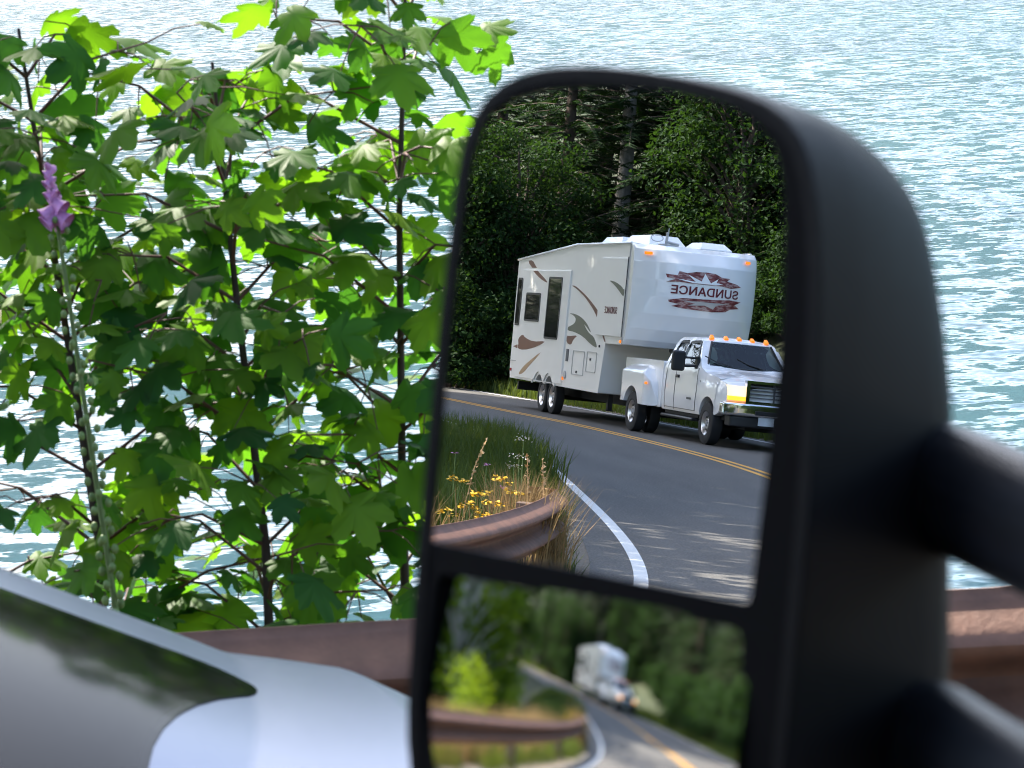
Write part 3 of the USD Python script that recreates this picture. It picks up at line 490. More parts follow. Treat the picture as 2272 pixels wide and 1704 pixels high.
# driver
def figure(joints, bones, edge=.03):
    m = m3.Manifold()
    for a_, b_ in bones:
        m += m3.Manifold.batch_hull([m3.Manifold.sphere(joints[a_][1], 14).translate(joints[a_][0]), m3.Manifold.sphere(joints[b_][1], 14).translate(joints[b_][0])])
    t = tm(m.refine_to_length(edge)); t.merge_vertices(); trimesh.smoothing.filter_taubin(t, iterations=8); return t
drv = thing('person', 'driver in a blue shirt behind the wheel of the white pickup', 'person', (*TRK, 0), 90 - HD - .6)
J = dict(hip=((2.05, .42, 1.12), .15), chest=((1.98, .42, 1.45), .16), neck=((2.0, .42, 1.60), .06), chin=((2.05, .42, 1.66), .075), head=((2.03, .42, 1.74), .10), sl=((2.0, .62, 1.52), .07), sr=((2.0, .22, 1.52), .07), el=((2.25, .68, 1.27), .05), er=((2.25, .18, 1.27), .05), hl=((2.66, .58, 1.42), .035), hr=((2.66, .26, 1.42), .035), kl=((2.55, .55, 1.1), .08), kr=((2.55, .3, 1.1), .08), nose=((2.14, .42, 1.72), .018))
obj('body', figure(J, [('hip', 'chest'), ('chest', 'neck'), ('chest', 'sl'), ('chest', 'sr'), ('sl', 'el'), ('sr', 'er'), ('el', 'hl'), ('er', 'hr'), ('hip', 'kl'), ('hip', 'kr'), ('neck', 'chin'), ('chin', 'head'), ('nose', 'head')]), MAT['skin'], drv, smooth=True)
obj('shirt', figure({k: (p, r + .008) for k, (p, r) in J.items()}, [('hip', 'chest'), ('chest', 'sl'), ('chest', 'sr'), ('sl', 'el'), ('sr', 'er')]), MAT['shirt'], drv, smooth=True)
hr_ = trimesh.creation.icosphere(3, .108); hr_.vertices *= (1.0, .95, 1.0); hr_ = hr_.slice_plane((0.03, 0, .015), (-.75, 0, .66)); hr_.apply_translation((2.025, .42, 1.745)); obj('hair', hr_, MAT['stem'], drv, smooth=True)

# ------------------------------------------------------------------ silver sedan passing in the lake-side lane
SED = (-2.98, 0.05, 0)
S = thing('passing_car', 'silver sedan passing in the lake lane, its tail showing left of the mirror', 'car', SED, -90.0)
def swarp(v):
    v = np.array(v); x, y, z = v.T.copy()
    k = np.interp(z, [.2, .35, .6, .8, .95, 1.06, 1.25, 1.42, 1.47], [.93, .97, 1, 1, .975, .90, .79, .69, .62])
    k *= 1 - .12 * np.clip((.5 - x) / .5, 0, 1) ** 2 - .16 * np.clip((x - 3.9) / .7, 0, 1) ** 2
    v[:, 1] = y * k
    v[:, 0] = x + .16 * (y / .88) ** 2 * np.clip((.9 - x) / .9, 0, 1) - .25 * (y / .88) ** 2 * np.clip((x - 3.6) / 1.0, 0, 1)
    v[:, 2] = z - np.where(z > .95, .05 * (y / .88) ** 2, 0)
    return v
sp = rounded([(.04, .32), (0, .62), (.02, .98), (.06, 1.09), (.16, 1.135), (.36, 1.16), (.50, 1.22), (.76, 1.335), (1.1, 1.42), (1.5, 1.465), (2.2, 1.475), (2.6, 1.43), (3.2, 1.06), (3.4, 1.0), (4.2, .86), (4.5, .70), (4.6, .5), (4.5, .25), (.3, .22)], .05, 5)
sb_ = prism_xz(sp, -.88, .88, .07)
si_ = prism_xz(Polygon([(.52, .45), (.50, 1.12), (.80, 1.29), (1.1, 1.38), (1.55, 1.425), (2.2, 1.435), (2.56, 1.38), (3.06, 1.06), (3.0, .45)]), -.82, .82, .09)
for s in (1, -1):
    for xx in (.92, 3.62): sb_ -= cyl(.36, .55 if s > 0 else -1.2, 1.2 if s > 0 else -.55, xx, .32); sb_ -= m3.Manifold.cube((.72, .7, .4)).translate((xx - .36, .55 if s > 0 else -1.2, -.1))
sb_ = sb_.warp_batch(swarp); skin = sb_; sb_ = sb_ - si_.warp_batch(swarp)
sw = [Polygon([(.64, 1.13), (.86, 1.26), (1.15, 1.345), (1.5, 1.385), (1.80, 1.39), (1.80, 1.03), (.9, 1.06)]), Polygon([(1.87, 1.385), (2.2, 1.39), (2.48, 1.36), (2.92, 1.06), (1.87, 1.03)])]
for w in sw: sb_ -= prism_xz(rounded(w, .03), -1.2, 1.2)
def rear_cut(g):
    yy_ = np.linspace(-.50 - g, .50 + g, 15)
    pl_ = [(.47 - g - .52 * y * y, y) for y in yy_] + [(1.06 + g, .42 + g), (1.06 + g, -.42 - g)]
    pl_ = np.asarray(rounded(pl_, .09, 6).exterior.coords)[:-1]
    return m3.CrossSection([pl_], m3.FillRule.EvenOdd).extrude(.5).translate((0, 0, 1.10))
sb_ -= rear_cut(0)
rear_pane = (skin ^ rear_cut(.01)) - skin.translate((0, 0, -.006))
rear_pane = rear_pane.translate((0, 0, .002))
sb_ -= m3.Manifold.batch_hull([m3.Manifold.cube((.3, .98, .02)).translate((2.5, -.49, 1.40)), m3.Manifold.cube((.3, 1.26, .02)).translate((3.06, -.63, 1.08))])
obj('body', tm(sb_), MAT['silver'], S, smooth=45)
for s in (1, -1):
    for w in sw:
        q = rounded(w.buffer(.012), .03)
        obj('side_window', tm((prism_xz(q, -.872, .872, .12).warp_batch(swarp) - prism_xz(q, -.864, .864, .12).warp_batch(swarp)) ^ m3.Manifold.cube((6, 1.2, 3)).translate((0, 0 if s > 0 else -1.2, 0))), MAT['pane_tint'], S, smooth=40)
        obj('window_trim', tm(prism_xz(ring(rounded(w.buffer(.03), .03), .028), -.884, .884, .12).warp_batch(swarp) ^ m3.Manifold.cube((6, .5, 3)).translate((0, .5 if s > 0 else -1.0, 0))), MAT['black'], S, smooth=40)
    for xx in (.92, 3.62): make_wheel(S, xx, s * .77, .32, .2, s, .2, bolts=5)
def quad_sheet(p, n=10):
    """a sheet bulged a little between four corners"""
    p = np.array(p, float); u = np.linspace(0, 1, n); U, V = np.meshgrid(u, u, indexing='ij'); U, V = U.ravel()[:, None], V.ravel()[:, None]
    v = (1 - U) * (1 - V) * p[0] + U * (1 - V) * p[1] + U * V * p[2] + (1 - U) * V * p[3]; v[:, 2] += .03 * (4 * V[:, 0] * (1 - V[:, 0]))
    i, j = np.meshgrid(np.arange(n - 1), np.arange(n - 1), indexing='ij'); a = (i * n + j).ravel(); return v, np.vstack([np.c_[a, a + n, a + n + 1], np.c_[a, a + n + 1, a + 1]])
obj('rear_window', tm(rear_pane), MAT['pane_soft'], S, smooth=40)
obj('windshield', quad_sheet([(2.62, -.48, 1.375), (3.16, -.62, 1.035), (3.16, .62, 1.035), (2.62, .48, 1.375)]), MAT['pane_tint'], S, smooth=True)
for s in (1, -1):
    obj('seat', tm(m3.Manifold.batch_hull([rbox(2.0, 2.5, s * .38 - .22, s * .38 + .22, .5, .62, .04), rbox(1.85, 2.0, s * .38 - .22, s * .38 + .22, .5, 1.1, .05)])), MAT['seat'], S)
    obj('tail_lamp', tm(prism_xz(rounded([(-.01, .70), (.02, .90), (.22, .92), (.22, .74)], .02), .50 if s > 0 else -.89, .89 if s > 0 else -.50, .06, swarp)), MAT['red'], S)
    obj('headlight', tm(prism_xz(rounded([(4.3, .62), (4.3, .76), (4.52, .69), (4.6, .58)], .02), .45 if s > 0 else -.86, .86 if s > 0 else -.45, .06, swarp)), MAT['headlamp'], S)
obj('parcel_shelf', bx(.55, 1.0, -.6, .6, 1.04, 1.07), MAT['seat'], S)
obj('trunk_seam', tm(prism_xz(LineString([(.012, .94), (.055, 1.08), (.16, 1.132), (.36, 1.157)]).buffer(.010), .600, .612, .05).warp_batch(swarp)), MAT['seam'], S)

# ------------------------------------------------------------------ the towing mirror
MP = np.array([-1.23243264, 0.0457263, 1.89113301])
MN = np.array([0.71059437, -0.69587957, 0.10395802]); ME1 = np.array([0.6996706, 0.71446557, 0.0]); ME2 = np.array([-0.07427443, 0.07273637, 0.99458169])
def inmirror(v): v = np.asarray(v); return MP + v[:, :1] * ME1 + v[:, 1:2] * ME2 + v[:, 2:] * MN
X = thing('towing_mirror', 'black towing mirror on two arms, with a large flat glass above a small curved one', 'wing mirror', (0, 0, 0))
glass_main = rounded([(-0.1152, -0.0905), (-0.1125, -0.053), (-0.1096, -0.0199), (-0.1059, 0.0086), (-0.1009, 0.0435), (-0.0968, 0.0750), (-0.093, 0.098), (-0.082, 0.1095), (-0.0665, 0.1175), (-0.0431, 0.1219), (-0.0124, 0.1238), (0.028, 0.1225), (0.0566, 0.1183), (0.0745, 0.1113), (0.0866, 0.0999), (0.0917, 0.0847), (0.093, 0.0616), (0.0935, 0.0268), (0.0912, -0.0026), (0.0885, -0.0283), (0.0845, -0.0622), (0.0811, -0.0935)], .004)
glass_conv = rounded([(-0.1075, -0.1045), (0.0785, -0.1045), (0.0766, -0.1331), (0.0735, -0.1657), (0.0715, -0.1804), (0.0535, -0.192), (-0.0005, -0.2), (-0.073, -0.2085), (-0.097, -0.2055), (-0.1080, -0.1965), (-0.1130, -0.1838), (-0.1155, -0.1688), (-0.1133, -0.1449), (-0.1100, -0.1211)], .006)
outer = Polygon(chaikin([(-0.1178, -0.216), (-0.1235, -0.1992), (-0.1252, -0.1793), (-0.1243, -0.1544), (-0.1222, -0.1206), (-0.1191, -0.0869), (-0.1164, -0.0535), (-0.1127, -0.0202), (-0.1091, 0.0127), (-0.1049, 0.0455), (-0.1012, 0.0736), (-0.0972, 0.0955), (-0.0898, 0.1110), (-0.0773, 0.1226), (-0.0606, 0.1295), (-0.0406, 0.1325), (-0.0127, 0.133), (0.0144, 0.131), (0.046, 0.1270), (0.0775, 0.1205), (0.097, 0.109), (.1075, .09), (.112, .062), (.1135, .03), (.112, -.03), (.109, -.08), (.105, -.13), (.1015, -.17), (.099, -.195), (.09, -.208), (.06, -.217), (0, -.224), (-.06, -.230), (-.10, -.227)], 2))
bez = outer.buffer(-.0015).difference(glass_main).difference(glass_conv)
def plate_m(poly, z0, z1):
    m = trimesh.creation.extrude_polygon(poly, z1 - z0, engine='earcut'); v = np.asarray(m.vertices).copy(); v[:, 2] += z0; m.vertices = inmirror(v); m.fix_normals(); return m
obj('bezel', plate_m(bez, -.010, .0010), MAT['bezel'], X, smooth=30)
# shell: rings going forward from the rim
def resample(p, n=96):
    c = np.asarray(p.exterior.coords)[:-1]; an = np.arctan2(c[:, 1] + .045, c[:, 0] - .0); k = np.argsort(an); an, c = an[k], c[k]
    a2 = np.linspace(-np.pi, np.pi, n, endpoint=False); x = np.interp(a2, an, c[:, 0], period=2 * np.pi); y = np.interp(a2, an, c[:, 1], period=2 * np.pi); return np.c_[x, y]
rim = resample(outer)
back = resample(Polygon(chaikin([(-.085, -.20), (-.092, -.15), (-.088, -.08), (-.08, 0), (-.074, .06), (-.065, .09), (-.045, .112), (-.01, .122), (.0258, .1165), (.0525, .1065), (.0738, .0905), (.086, .0725), (.095, .046), (.1026, .0134), (.1078, -.017), (.1087, -.06), (.1087, -.0893), (.1105, -.141), (.108, -.185), (.09, -.208), (.0, -.217), (-.06, -.218)], 2)))
rings = []
for d, mix, sh in ((.0018, 0, -.0002), (.0, 0, -.0008), (-.03, .18, -.001), (-.06, .5, -.001), (-.085, .82, -.001), (-.10, 1, 0), (-.113, 1, .006), (-.122, 1, .018), (-.127, 1, .036), (-.129, 1, .06)):
    p = rim * (1 - mix) + back * mix; cen = p.mean(0); r_ = np.linalg.norm(p - cen, axis=1, keepdims=True); p = cen + (p - cen) * (1 - sh / r_)
    rings.append(np.c_[p, np.full(len(p), d)])
inner_lip = resample(outer.buffer(-.006)); rings = [np.c_[inner_lip, np.full(96, -.004)], np.c_[inner_lip, np.full(96, .0016)]] + rings
nv = 96; v = np.concatenate(rings + [np.array([[.01, -.05, -.13]])]); nr = len(rings)
i, j = np.meshgrid(np.arange(nr - 1), np.arange(nv), indexing='ij'); q = np.stack([i * nv + j, i * nv + (j + 1) % nv, (i + 1) * nv + (j + 1) % nv, (i + 1) * nv + j], -1).reshape(-1, 4)
f = np.vstack([q[:, [0, 2, 1]], q[:, [0, 3, 2]]]); k = np.arange(nv); f = np.vstack([f, np.c_[np.full(nv, nr * nv), (nr - 1) * nv + (k + 1) % nv, (nr - 1) * nv + k]])
sh = trimesh.Trimesh(inmirror(v), f, process=False); sh.fix_normals(); obj('housing', sh, MAT['housing'], X, smooth=40)
obj('main_glass', plate_m(glass_main.buffer(.004), -.003, 0.0), MAT['mirror'], X, smooth=False)
# curved spot glass: part of a sphere
RC = .8; cc = np.array([.0039, -.2010, -.7973]); gp = glass_conv.buffer(.005); xs = np.arange(-.125, .09, .003); ys = np.arange(-.22, -.095, .003)
mx = trimesh.creation.extrude_polygon(gp, .001, engine='earcut'); pts = [np.asarray(gp.exterior.coords)[:-1]]; GXX, GYY = np.meshgrid(xs, ys); gg = np.c_[GXX.ravel(), GYY.ravel()]
import shapely
gg = gg[shapely.contains_xy(gp.buffer(-.001), gg[:, 0], gg[:, 1])]; pts = np.vstack([np.asarray(gp.exterior.coords)[:-1], gg])
from scipy.spatial import Delaunay
tri = Delaunay(pts).simplices; cpt = pts[tri].mean(1); tri = tri[shapely.contains_xy(gp, cpt[:, 0], cpt[:, 1])]
zc = cc[2] + np.sqrt(RC ** 2 - ((pts - cc[:2]) ** 2).sum(1)) + .0055; v3 = np.c_[pts, zc]
e_ = v3[tri]; nn = np.cross(e_[:, 1] - e_[:, 0], e_[:, 2] - e_[:, 0]); tri[nn[:, 2] < 0] = tri[nn[:, 2] < 0][:, ::-1]
nrm = (v3 - cc - [0, 0, .0055]) / np.linalg.norm(v3 - cc, axis=1, keepdims=True)
cg = obj('curved_glass', (inmirror(v3), tri), MAT['mirror'], X, smooth=True)
UsdGeom.Mesh(cg).CreateNormalsAttr(Vt.Vec3fArray.FromNumpy((nrm[:, :1] * ME1 + nrm[:, 1:2] * ME2 + nrm[:, 2:] * MN).astype(np.float32)))
def arm(pts, r, flat=1.0):
    m = m3.Manifold()
    sph = [m3.Manifold.sphere(rr, 24).scale((1, 1, flat)).translate(p) for p, rr in zip(pts, r)]
    for a_, b_ in zip(sph, sph[1:]): m += m3.Manifold.batch_hull([a_, b_])
    t = tm(m.refine_to_length(.012)); t.merge_vertices(); trimesh.smoothing.filter_taubin(t, iterations=12); return t
obj('arm', arm([(-1.315, .100, 1.832), (-1.30, .118, 1.828), (-1.262, .158, 1.826), (-1.226, .190, 1.832), (-1.10, .232, 1.828), (-.72, .36, 1.785)], [.050, .036, .027, .022, .0225, .025], 1.35), MAT['armplastic'], X, smooth=True)
obj('arm', arm([(-1.26, .145, 1.712), (-1.199, .180, 1.722), (-1.06, .225, 1.716), (-.72, .34, 1.665)], [.022, .0225, .0235, .026], 1.3), MAT['armplastic'], X, smooth=True)
obj('mount', tm(rbox(-.76, -.70, .27, .47, 1.58, 1.86, .025)), MAT['housing'], X)

# ------------------------------------------------------------------ the vehicle the mirror is bolted to
V = thing('tow_vehicle_cab', 'dark cab of the vehicle that carries the towing mirror', 'truck cab', (0, 0, 0))
obj('door', tm(rbox(-.80, -.70, -.95, .62, .55, 1.70, .03)), MAT['cabpaint'], V)
obj('pillar', tm(m3.Manifold.batch_hull([rbox(-.79, -.71, .52, .62, 1.60, 1.72, .02), rbox(-.70, -.62, .10, .20, 2.38, 2.46, .02)])), MAT['cabpaint'], V)
obj('pillar', tm(rbox(-.79, -.68, -.97, -.80, 1.6, 2.46, .02)), MAT['cabpaint'], V)
obj('roof', tm(rbox(-.72, 1.0, -.97, .2, 2.40, 2.50, .04)), MAT['cabpaint'], V)
obj('rear_wall', tm(rbox(-.72, 1.0, -1.0, -.92, .55, 2.46, .03)), MAT['cabpaint'], V)
obj('far_door', tm(rbox(.92, 1.0, -.95, .62, .55, 1.72, .03)), MAT['cabpaint'], V)
obj('hood', tm(m3.Manifold.batch_hull([rbox(-.78, .98, .62, .72, .6, 1.55, .04), rbox(-.70, .90, 2.0, 2.1, .6, 1.35, .06)])), MAT['cabpaint'], V)

# ------------------------------------------------------------------ guard rails
def wprofile(h=.36, d=.10):
    u = np.linspace(0, 1, 29); z = (u - .5) * h; x = -d / 2 * np.cos(4 * np.pi * u) ; return np.c_[x, z]
def rail_mesh(path, nrm, ztop, th=.004):
    """a W beam swept along path (n,2); nrm points to the road"""
    pr = wprofile(); n, m = len(path), len(pr); v = []
    for off in (0, -th):
        for k in range(n):
            x = (pr[:, 0] + off)[:, None]; v.append(np.c_[path[k] + nrm[k] * x, pr[:, 1] + ztop[k] - .18])
    v = np.concatenate(v); N = n * m; i, j = np.meshgrid(np.arange(n - 1), np.arange(m - 1), indexing='ij'); a = (i * m + j).ravel()
    f = np.vstack([np.c_[a, a + m, a + m + 1], np.c_[a, a + m + 1, a + 1]]); f2 = f[:, ::-1] + N
    ed = []
    for jj in (0, m - 1):
        k = np.arange(n - 1) * m + jj; ed += [np.c_[k, k + N, k + m], np.c_[k + m, k + N, k + m + N]]
    for ii in (0, n - 1):
        k = ii * m + np.arange(m - 1); ed += [np.c_[k, k + 1, k + N], np.c_[k + 1, k + 1 + N, k + N]]
    t = trimesh.Trimesh(v, np.vstack([f, f2] + ed), process=False); t.fix_normals(); return t
G = thing('guard_rail', 'rusty brown W-beam guard rail between the road and the lake', 'guard rail', (0, 0, 0))
i0 = int(kd.query((4.0, -19.0))[1]); i1 = int(kd.query((-1.2, 12.0))[1])
ii = np.arange(i0, i1, 2); pth = CL[ii] - NR[ii] * 4.24
zt = np.full(len(ii), .72)
for a0 in range(0, len(ii) - 1, 8):
    sl2 = slice(a0, min(a0 + 9, len(ii))); o_ = .0025 * ((a0 // 8) % 2)
    obj('beam', rail_mesh(pth[sl2] + NR[ii][sl2] * o_, NR[ii][sl2], zt[sl2]), MAT['rust'], G, smooth=40)
# rounded end wing
th_ = np.linspace(0, 1, 14); e0 = pth[0]; t0 = -TG[ii[0]]; n0 = NR[ii[0]]; ang = th_ * 2.6
wing = [e0]; hd_ = 0
for k in range(1, 14):
    hd_ = -1.0 * max(0, th_[k] - .35) * 4.2
    d_ = t0 * math.cos(hd_) + n0 * math.sin(-hd_) * -1
    wing.append(wing[-1] + d_ * .05)
wing = np.array(wing); wt = np.gradient(wing, axis=0); wt /= np.linalg.norm(wt, axis=1, keepdims=True); wn = np.c_[-wt[:, 1], wt[:, 0]]; wn *= np.sign((wn[:1] @ n0))[:, None] if (wn[0] @ n0) < 0 else 1
obj('end_wing', rail_mesh(wing + n0 * .003, wn, np.full(14, .722)), MAT['rust'], G, smooth=40)
for a0 in range(2, len(ii), 8):
    c = CL[ii[a0]] - NR[ii[a0]] * 4.40; b = trimesh.creation.box((.15, .2, 1.5)); b.apply_transform(trimesh.transformations.rotation_matrix(math.atan2(NR[ii[a0]][1], NR[ii[a0]][0]), (0, 0, 1))); b.apply_translation((*c, -.08)); obj('post', b, MAT['post'], G)
    c2 = CL[ii[a0]] - NR[ii[a0]] * 4.275; bl = trimesh.creation.icosphere(1, .02); bl.apply_translation((*c2, .54)); obj('bolt', bl, MAT['post'], G)
# ------------------------------------------------------------------ foliage builders
def leaf_cards(pos, nrm, size, rng, fold=.25, aspect=.6):
    """each leaf a folded pair of triangles"""
    n = len(pos); r = rng.normal(size=(n, 3)); a = np.cross(nrm, r); a /= np.linalg.norm(a, axis=1, keepdims=True) + 1e-9; b = np.cross(nrm, a)
    s = size[:, None]; tip, bas = pos + a * s * .5, pos - a * s * .5
    lf = pos + b * s * aspect * .5 + nrm * s * fold * .5; rt = pos - b * s * aspect * .5 + nrm * s * fold * .5
    v = np.stack([bas, rt, tip, lf], 1).reshape(-1, 3); k = np.arange(n)[:, None] * 4; return v, np.vstack([k + [0, 1, 2], k + [0, 2, 3]])
def clumpy_crown(rng, centres, radii, per, size, up=.5):
    P_, N_, S_ = [], [], []
    for c, r in zip(centres, radii):
        d = rng.normal(size=(per, 3)); d /= np.linalg.norm(d, axis=1, keepdims=True); rad = r * rng.uniform(.35, 1.0, (per, 1)) ** .6
        p = c + d * rad * np.array([1, 1, .75]); n = d * .6 + np.array([0, 0, up]) + rng.normal(size=(per, 3)) * .45; n /= np.linalg.norm(n, axis=1, keepdims=True)
        P_.append(p); N_.append(n); S_.append(size * rng.uniform(.6, 1.25, per))
    return leaf_cards(np.concatenate(P_), np.concatenate(N_), np.concatenate(S_), rng)
def merge(vf):
    V, Fc, n = [], [], 0
    for v, f in vf: V.append(v); Fc.append(f + n); n += len(v)
    return np.concatenate(V), np.concatenate(Fc)
def conifer_crown(rng, H, zlow, Lmax, nb, tw=.17):
    out = []; br = []
    for k in range(nb):
        u = (k + rng.uniform()) / nb; z = zlow + (H - zlow) * u ** 1.25; Lb = (Lmax * (1 - (z / H)) ** .75 + .3) * rng.uniform(.65, 1.15)
        az = k * 2.39996 + rng.normal() * .3; dirh = np.array([math.cos(az), math.sin(az), 0]); sag = rng.uniform(.28, .5)
        t = np.linspace(.12, 1, max(4, int(Lb / tw))); pts = dirh * (t * Lb)[:, None]; pts[:, 2] += z + .16 * Lb * t - sag * Lb * t ** 2
        br.append(tube(pts[::2] if len(pts) > 6 else pts, np.linspace(.022, .004, len(pts[::2] if len(pts) > 6 else pts)) * (.6 + Lb / 4), 4, cap=False))
        sd = np.cross(dirh, [0, 0, 1.0])
        for s in (1, -1):
            ln = (.22 + .30 * Lb / 3 * (1.05 - t)) * rng.uniform(.7, 1.3, len(t)); d = dirh * .75 + sd * s * .75; d = d[None] + rng.normal(size=(len(t), 3)) * .22; d[:, 2] -= .30; d /= np.linalg.norm(d, axis=1, keepdims=True)
            sidev = np.cross(d, [0, 0, 1.0]); sidev /= np.linalg.norm(sidev, axis=1, keepdims=True) + 1e-9
            for q in range(5):                       # leaflets along the twig
                base = pts + d * (ln * q / 5)[:, None]
                for ss in (1, -1):
                    ld = d * .7 + sidev * ss * .75; ll = ln * .42 * (1.15 - q / 5.5)
                    tip = base + ld * ll[:, None]; tip[:, 2] -= ll * .25; wv = np.cross(ld, [0, 0, 1.0]) * (.030 + .02 * rng.uniform(size=(len(t), 1)))
                    out.append(np.stack([base - wv * .5, base + ld * ll[:, None] * .55 + wv, tip], 1))
    tri = np.concatenate(out).reshape(-1, 3); f = np.arange(len(tri)).reshape(-1, 3)
    return (tri, f), cat_(br)
def trunk_mesh(H, r0, rng, bend=.15, sides=12, lean=(0, 0)):
    z = np.linspace(-.5, H, 14); p = np.c_[np.cumsum(rng.normal(size=14) * bend * .2) + lean[0] * z, np.cumsum(rng.normal(size=14) * bend * .2) + lean[1] * z, z]
    rr = r0 * (1 - np.clip(z / H, 0, 1) * .93); rr[0] *= 1.5; rr[1] *= 1.1; return tube(p, rr, sides)

LABELS = {}
def uniq(text):
    LABELS[text] = LABELS.get(text, 0) + 1; return text
rng = np.random.default_rng(11)
# --- conifers of the roadside forest
protos = []
spots = [(4.55, -84.5, 1.0), (0.2, -87.5, .95), (8.6, -83.0, 1.05)]
CONLAB = ['tall dark conifer with bare grey lower trunk standing above the trailer roof', 'dark drooping conifer on the bank left of the trailer, beyond the bend', 'dark drooping conifer on the bank right of the trailer nose']
for k, (x, y, s) in enumerate(spots):
    r_ = np.random.default_rng(50 + k); H = 19.0
    t = thing('conifer', CONLAB[k], 'tree', (x, y, ground_z((x, y))[0] - .1), 0, s, group=None)
    cr, brs = conifer_crown(r_, H, 6.2 if k == 0 else 1.0, 4.0, 150 if k == 0 else 210)
    obj('trunk', trunk_mesh(H, .30, r_), MAT['bark'] if k == 0 else MAT['barkd'], t, smooth=True); obj('branches', brs, MAT['barkd'], t, smooth=True)
    obj('crown', cr, MAT['conifer'], t, smooth=False); protos.append(t)
def free(x, y, lo=6.5):
    t, _ = lateral((x, y)); return t[0] > lo
con = []
cand = [(-5.0, -91.5), (2.7, -83.6), (2.4, -90.5), (6.9, -82.3), (6.0, -88.0), (10.5, -88.5), (4.4, -94), (-2, -95), (8.0, -95), (12.2, -80), (13.2, -74), (10.9, -77.5), (14.5, -68), (14.0, -62), (15.8, -56), (15.2, -50), (16.5, -44), (15, -38), (17, -32), (15.5, -26), (16.5, -20), (15.5, -13), (13, -7), (11.5, 0), (18, -72), (19, -60), (20, -48), (20, -36), (20, -24), (18, -12), (-10, -98), (-18, -104), (-26, -108), (13, -100), (1, -101), (-8, -105), (18, -84), (17, -95), (11.0, 8), (11.5, 16), (10, 24)]
for x, y in cand:
    if free(x, y):
        k = int(rng.integers(1, 3))
        con.append(dup(protos[k], 'dark conifer in the thick forest on the inland side of the road', (x, y, ground_z((x, y))[0] - .1), rng.uniform(0, 360), rng.uniform(.85, 1.2), 'conifers of the inland forest'))
# --- shrubs on the bank
shp = []
for k in range(3):
    r_ = np.random.default_rng(80 + k)
    nC = 70; d = r_.normal(size=(nC, 3)); d /= np.linalg.norm(d, axis=1, keepdims=True); d[:, 2] = np.abs(d[:, 2]); rad = r_.uniform(.45, 1.0, (nC, 1))
    cen = d * rad * np.array([1.35, 1.35, 2.5]) * (1 + .25 * meshkit.noise(d * 2.3, k)[:, None]) + [0, 0, .35]
    x, y = ((-.3, -77.6), (2.6, -76.2), (9.0, -76.0))[k]
    t = thing('bush', ('bright green leafy bush on the bank left of the trailer, by the bend', 'mid green bush at the foot of the forest behind the trailer', 'mid green bush on the bank right of the trailer')[k], 'bush', (x, y, ground_z((x, y))[0] - .05), 0, 1.15 if k == 0 else 1.0)
    obj('stems', cat_([tube([(0, 0, -.2), c * [.5, .5, .45], c], [.03, .02, .008], 5) for c in cen[::3]]), MAT['stem'], t); obj('foliage', clumpy_crown(r_, cen, r_.uniform(.35, .6, nC), 110, .13), MAT['shrubleaf'], t, smooth=False); shp.append(t)
for x, y in [(-3.4, -80.5), (1.4, -79), (5.2, -79), (7.2, -77.5), (3.7, -81), (-.6, -82), (-6.5, -86), (-2.5, -85), (6.4, -81.5), (10.6, -72), (10.8, -67), (10.5, -62), (11, -57), (10.9, -52), (11.4, -47), (11.6, -42), (11.8, -37), (12, -32), (12, -27), (11.8, -21), (11, -15), (9.6, -10), (8.2, -5), (7.4, 0), (7.2, 6), (9.2, -79.5), (-9.5, -90.5), (-13, -95), (-19, -101)] + [(10.6 + .6 * math.sin(k * 2.1), -53 + 2.3 * k) for k in range(18)]:
    if free(x, y, 5.9): dup(shp[int(rng.integers(0, 3))], 'green bush at the foot of the inland forest', (x, y, ground_z((x, y))[0] - .1), rng.uniform(0, 360), rng.uniform(.75, 1.25), 'bushes at the foot of the inland forest')
# (understory follows the lakeside trees)
# --- broadleaf trees between the road and the lake, which shade the road
brd = []
def broadleaf(name, label, x, y, seed, H, R, mat, group=None, bark='bark', centre=.60, spread=.46, leaf=.28, per=135):
    r_ = np.random.default_rng(seed); t = thing(name, label, 'tree', (x, y, ground_z((x, y))[0] - .2), 0, 1.0, group)
    nC = 130; d = r_.normal(size=(nC, 3)); d /= np.linalg.norm(d, axis=1, keepdims=True); rad = r_.uniform(.3, 1.0, (nC, 1)) ** .6
    cen = d * rad * np.array([R, R, H * spread]) * (1 + .2 * meshkit.noise(d * 2, seed)[:, None]) + [0, 0, H * centre]
    obj('trunk', trunk_mesh(H * .9, .26, r_, .5), MAT[bark], t, smooth=True)
    obj('limbs', cat_([tube([(0, 0, max(1.2, c[2] * .62)), c * [.5, .5, .86], c], [.09, .05, .015], 5, cap=False) for c in cen[::3]]), MAT[bark], t, smooth=True)
    obj('crown', clumpy_crown(r_, cen, r_.uniform(.55, 1.0, nC), per, leaf), MAT[mat], t, smooth=False); return t
brd.append(broadleaf('broadleaf_tree', 'leafy broadleaf tree with grey trunk on the lake bank, seen in the curved glass', -6.2, -24.0, 5, 12, 3.4, 'brightleaf', per=50))
brd.append(broadleaf('broadleaf_tree', 'second leafy broadleaf tree on the lake bank, farther back in the curved glass', -7.0, -33.0, 6, 13, 3.6, 'treeleaf'))
hi = broadleaf('broadleaf_tree', 'tall lakeside tree with its leafy crown high above the passing car', -11.5, -4.2, 9, 20, 3.8, 'treeleaf', centre=.82, spread=.21)
for k, (x, y, s) in enumerate([(-11.5, 4.6, .95), (-12.5, 11.5, 1.0), (-14, 19, 1.0), (-12, 27, .9)]):
    dup(hi, 'tall high crowned lakeside tree ahead of the towing mirror', (x, y, ground_z((x, y))[0] - .2), rng.uniform(0, 360), s, 'high crowned trees ahead')
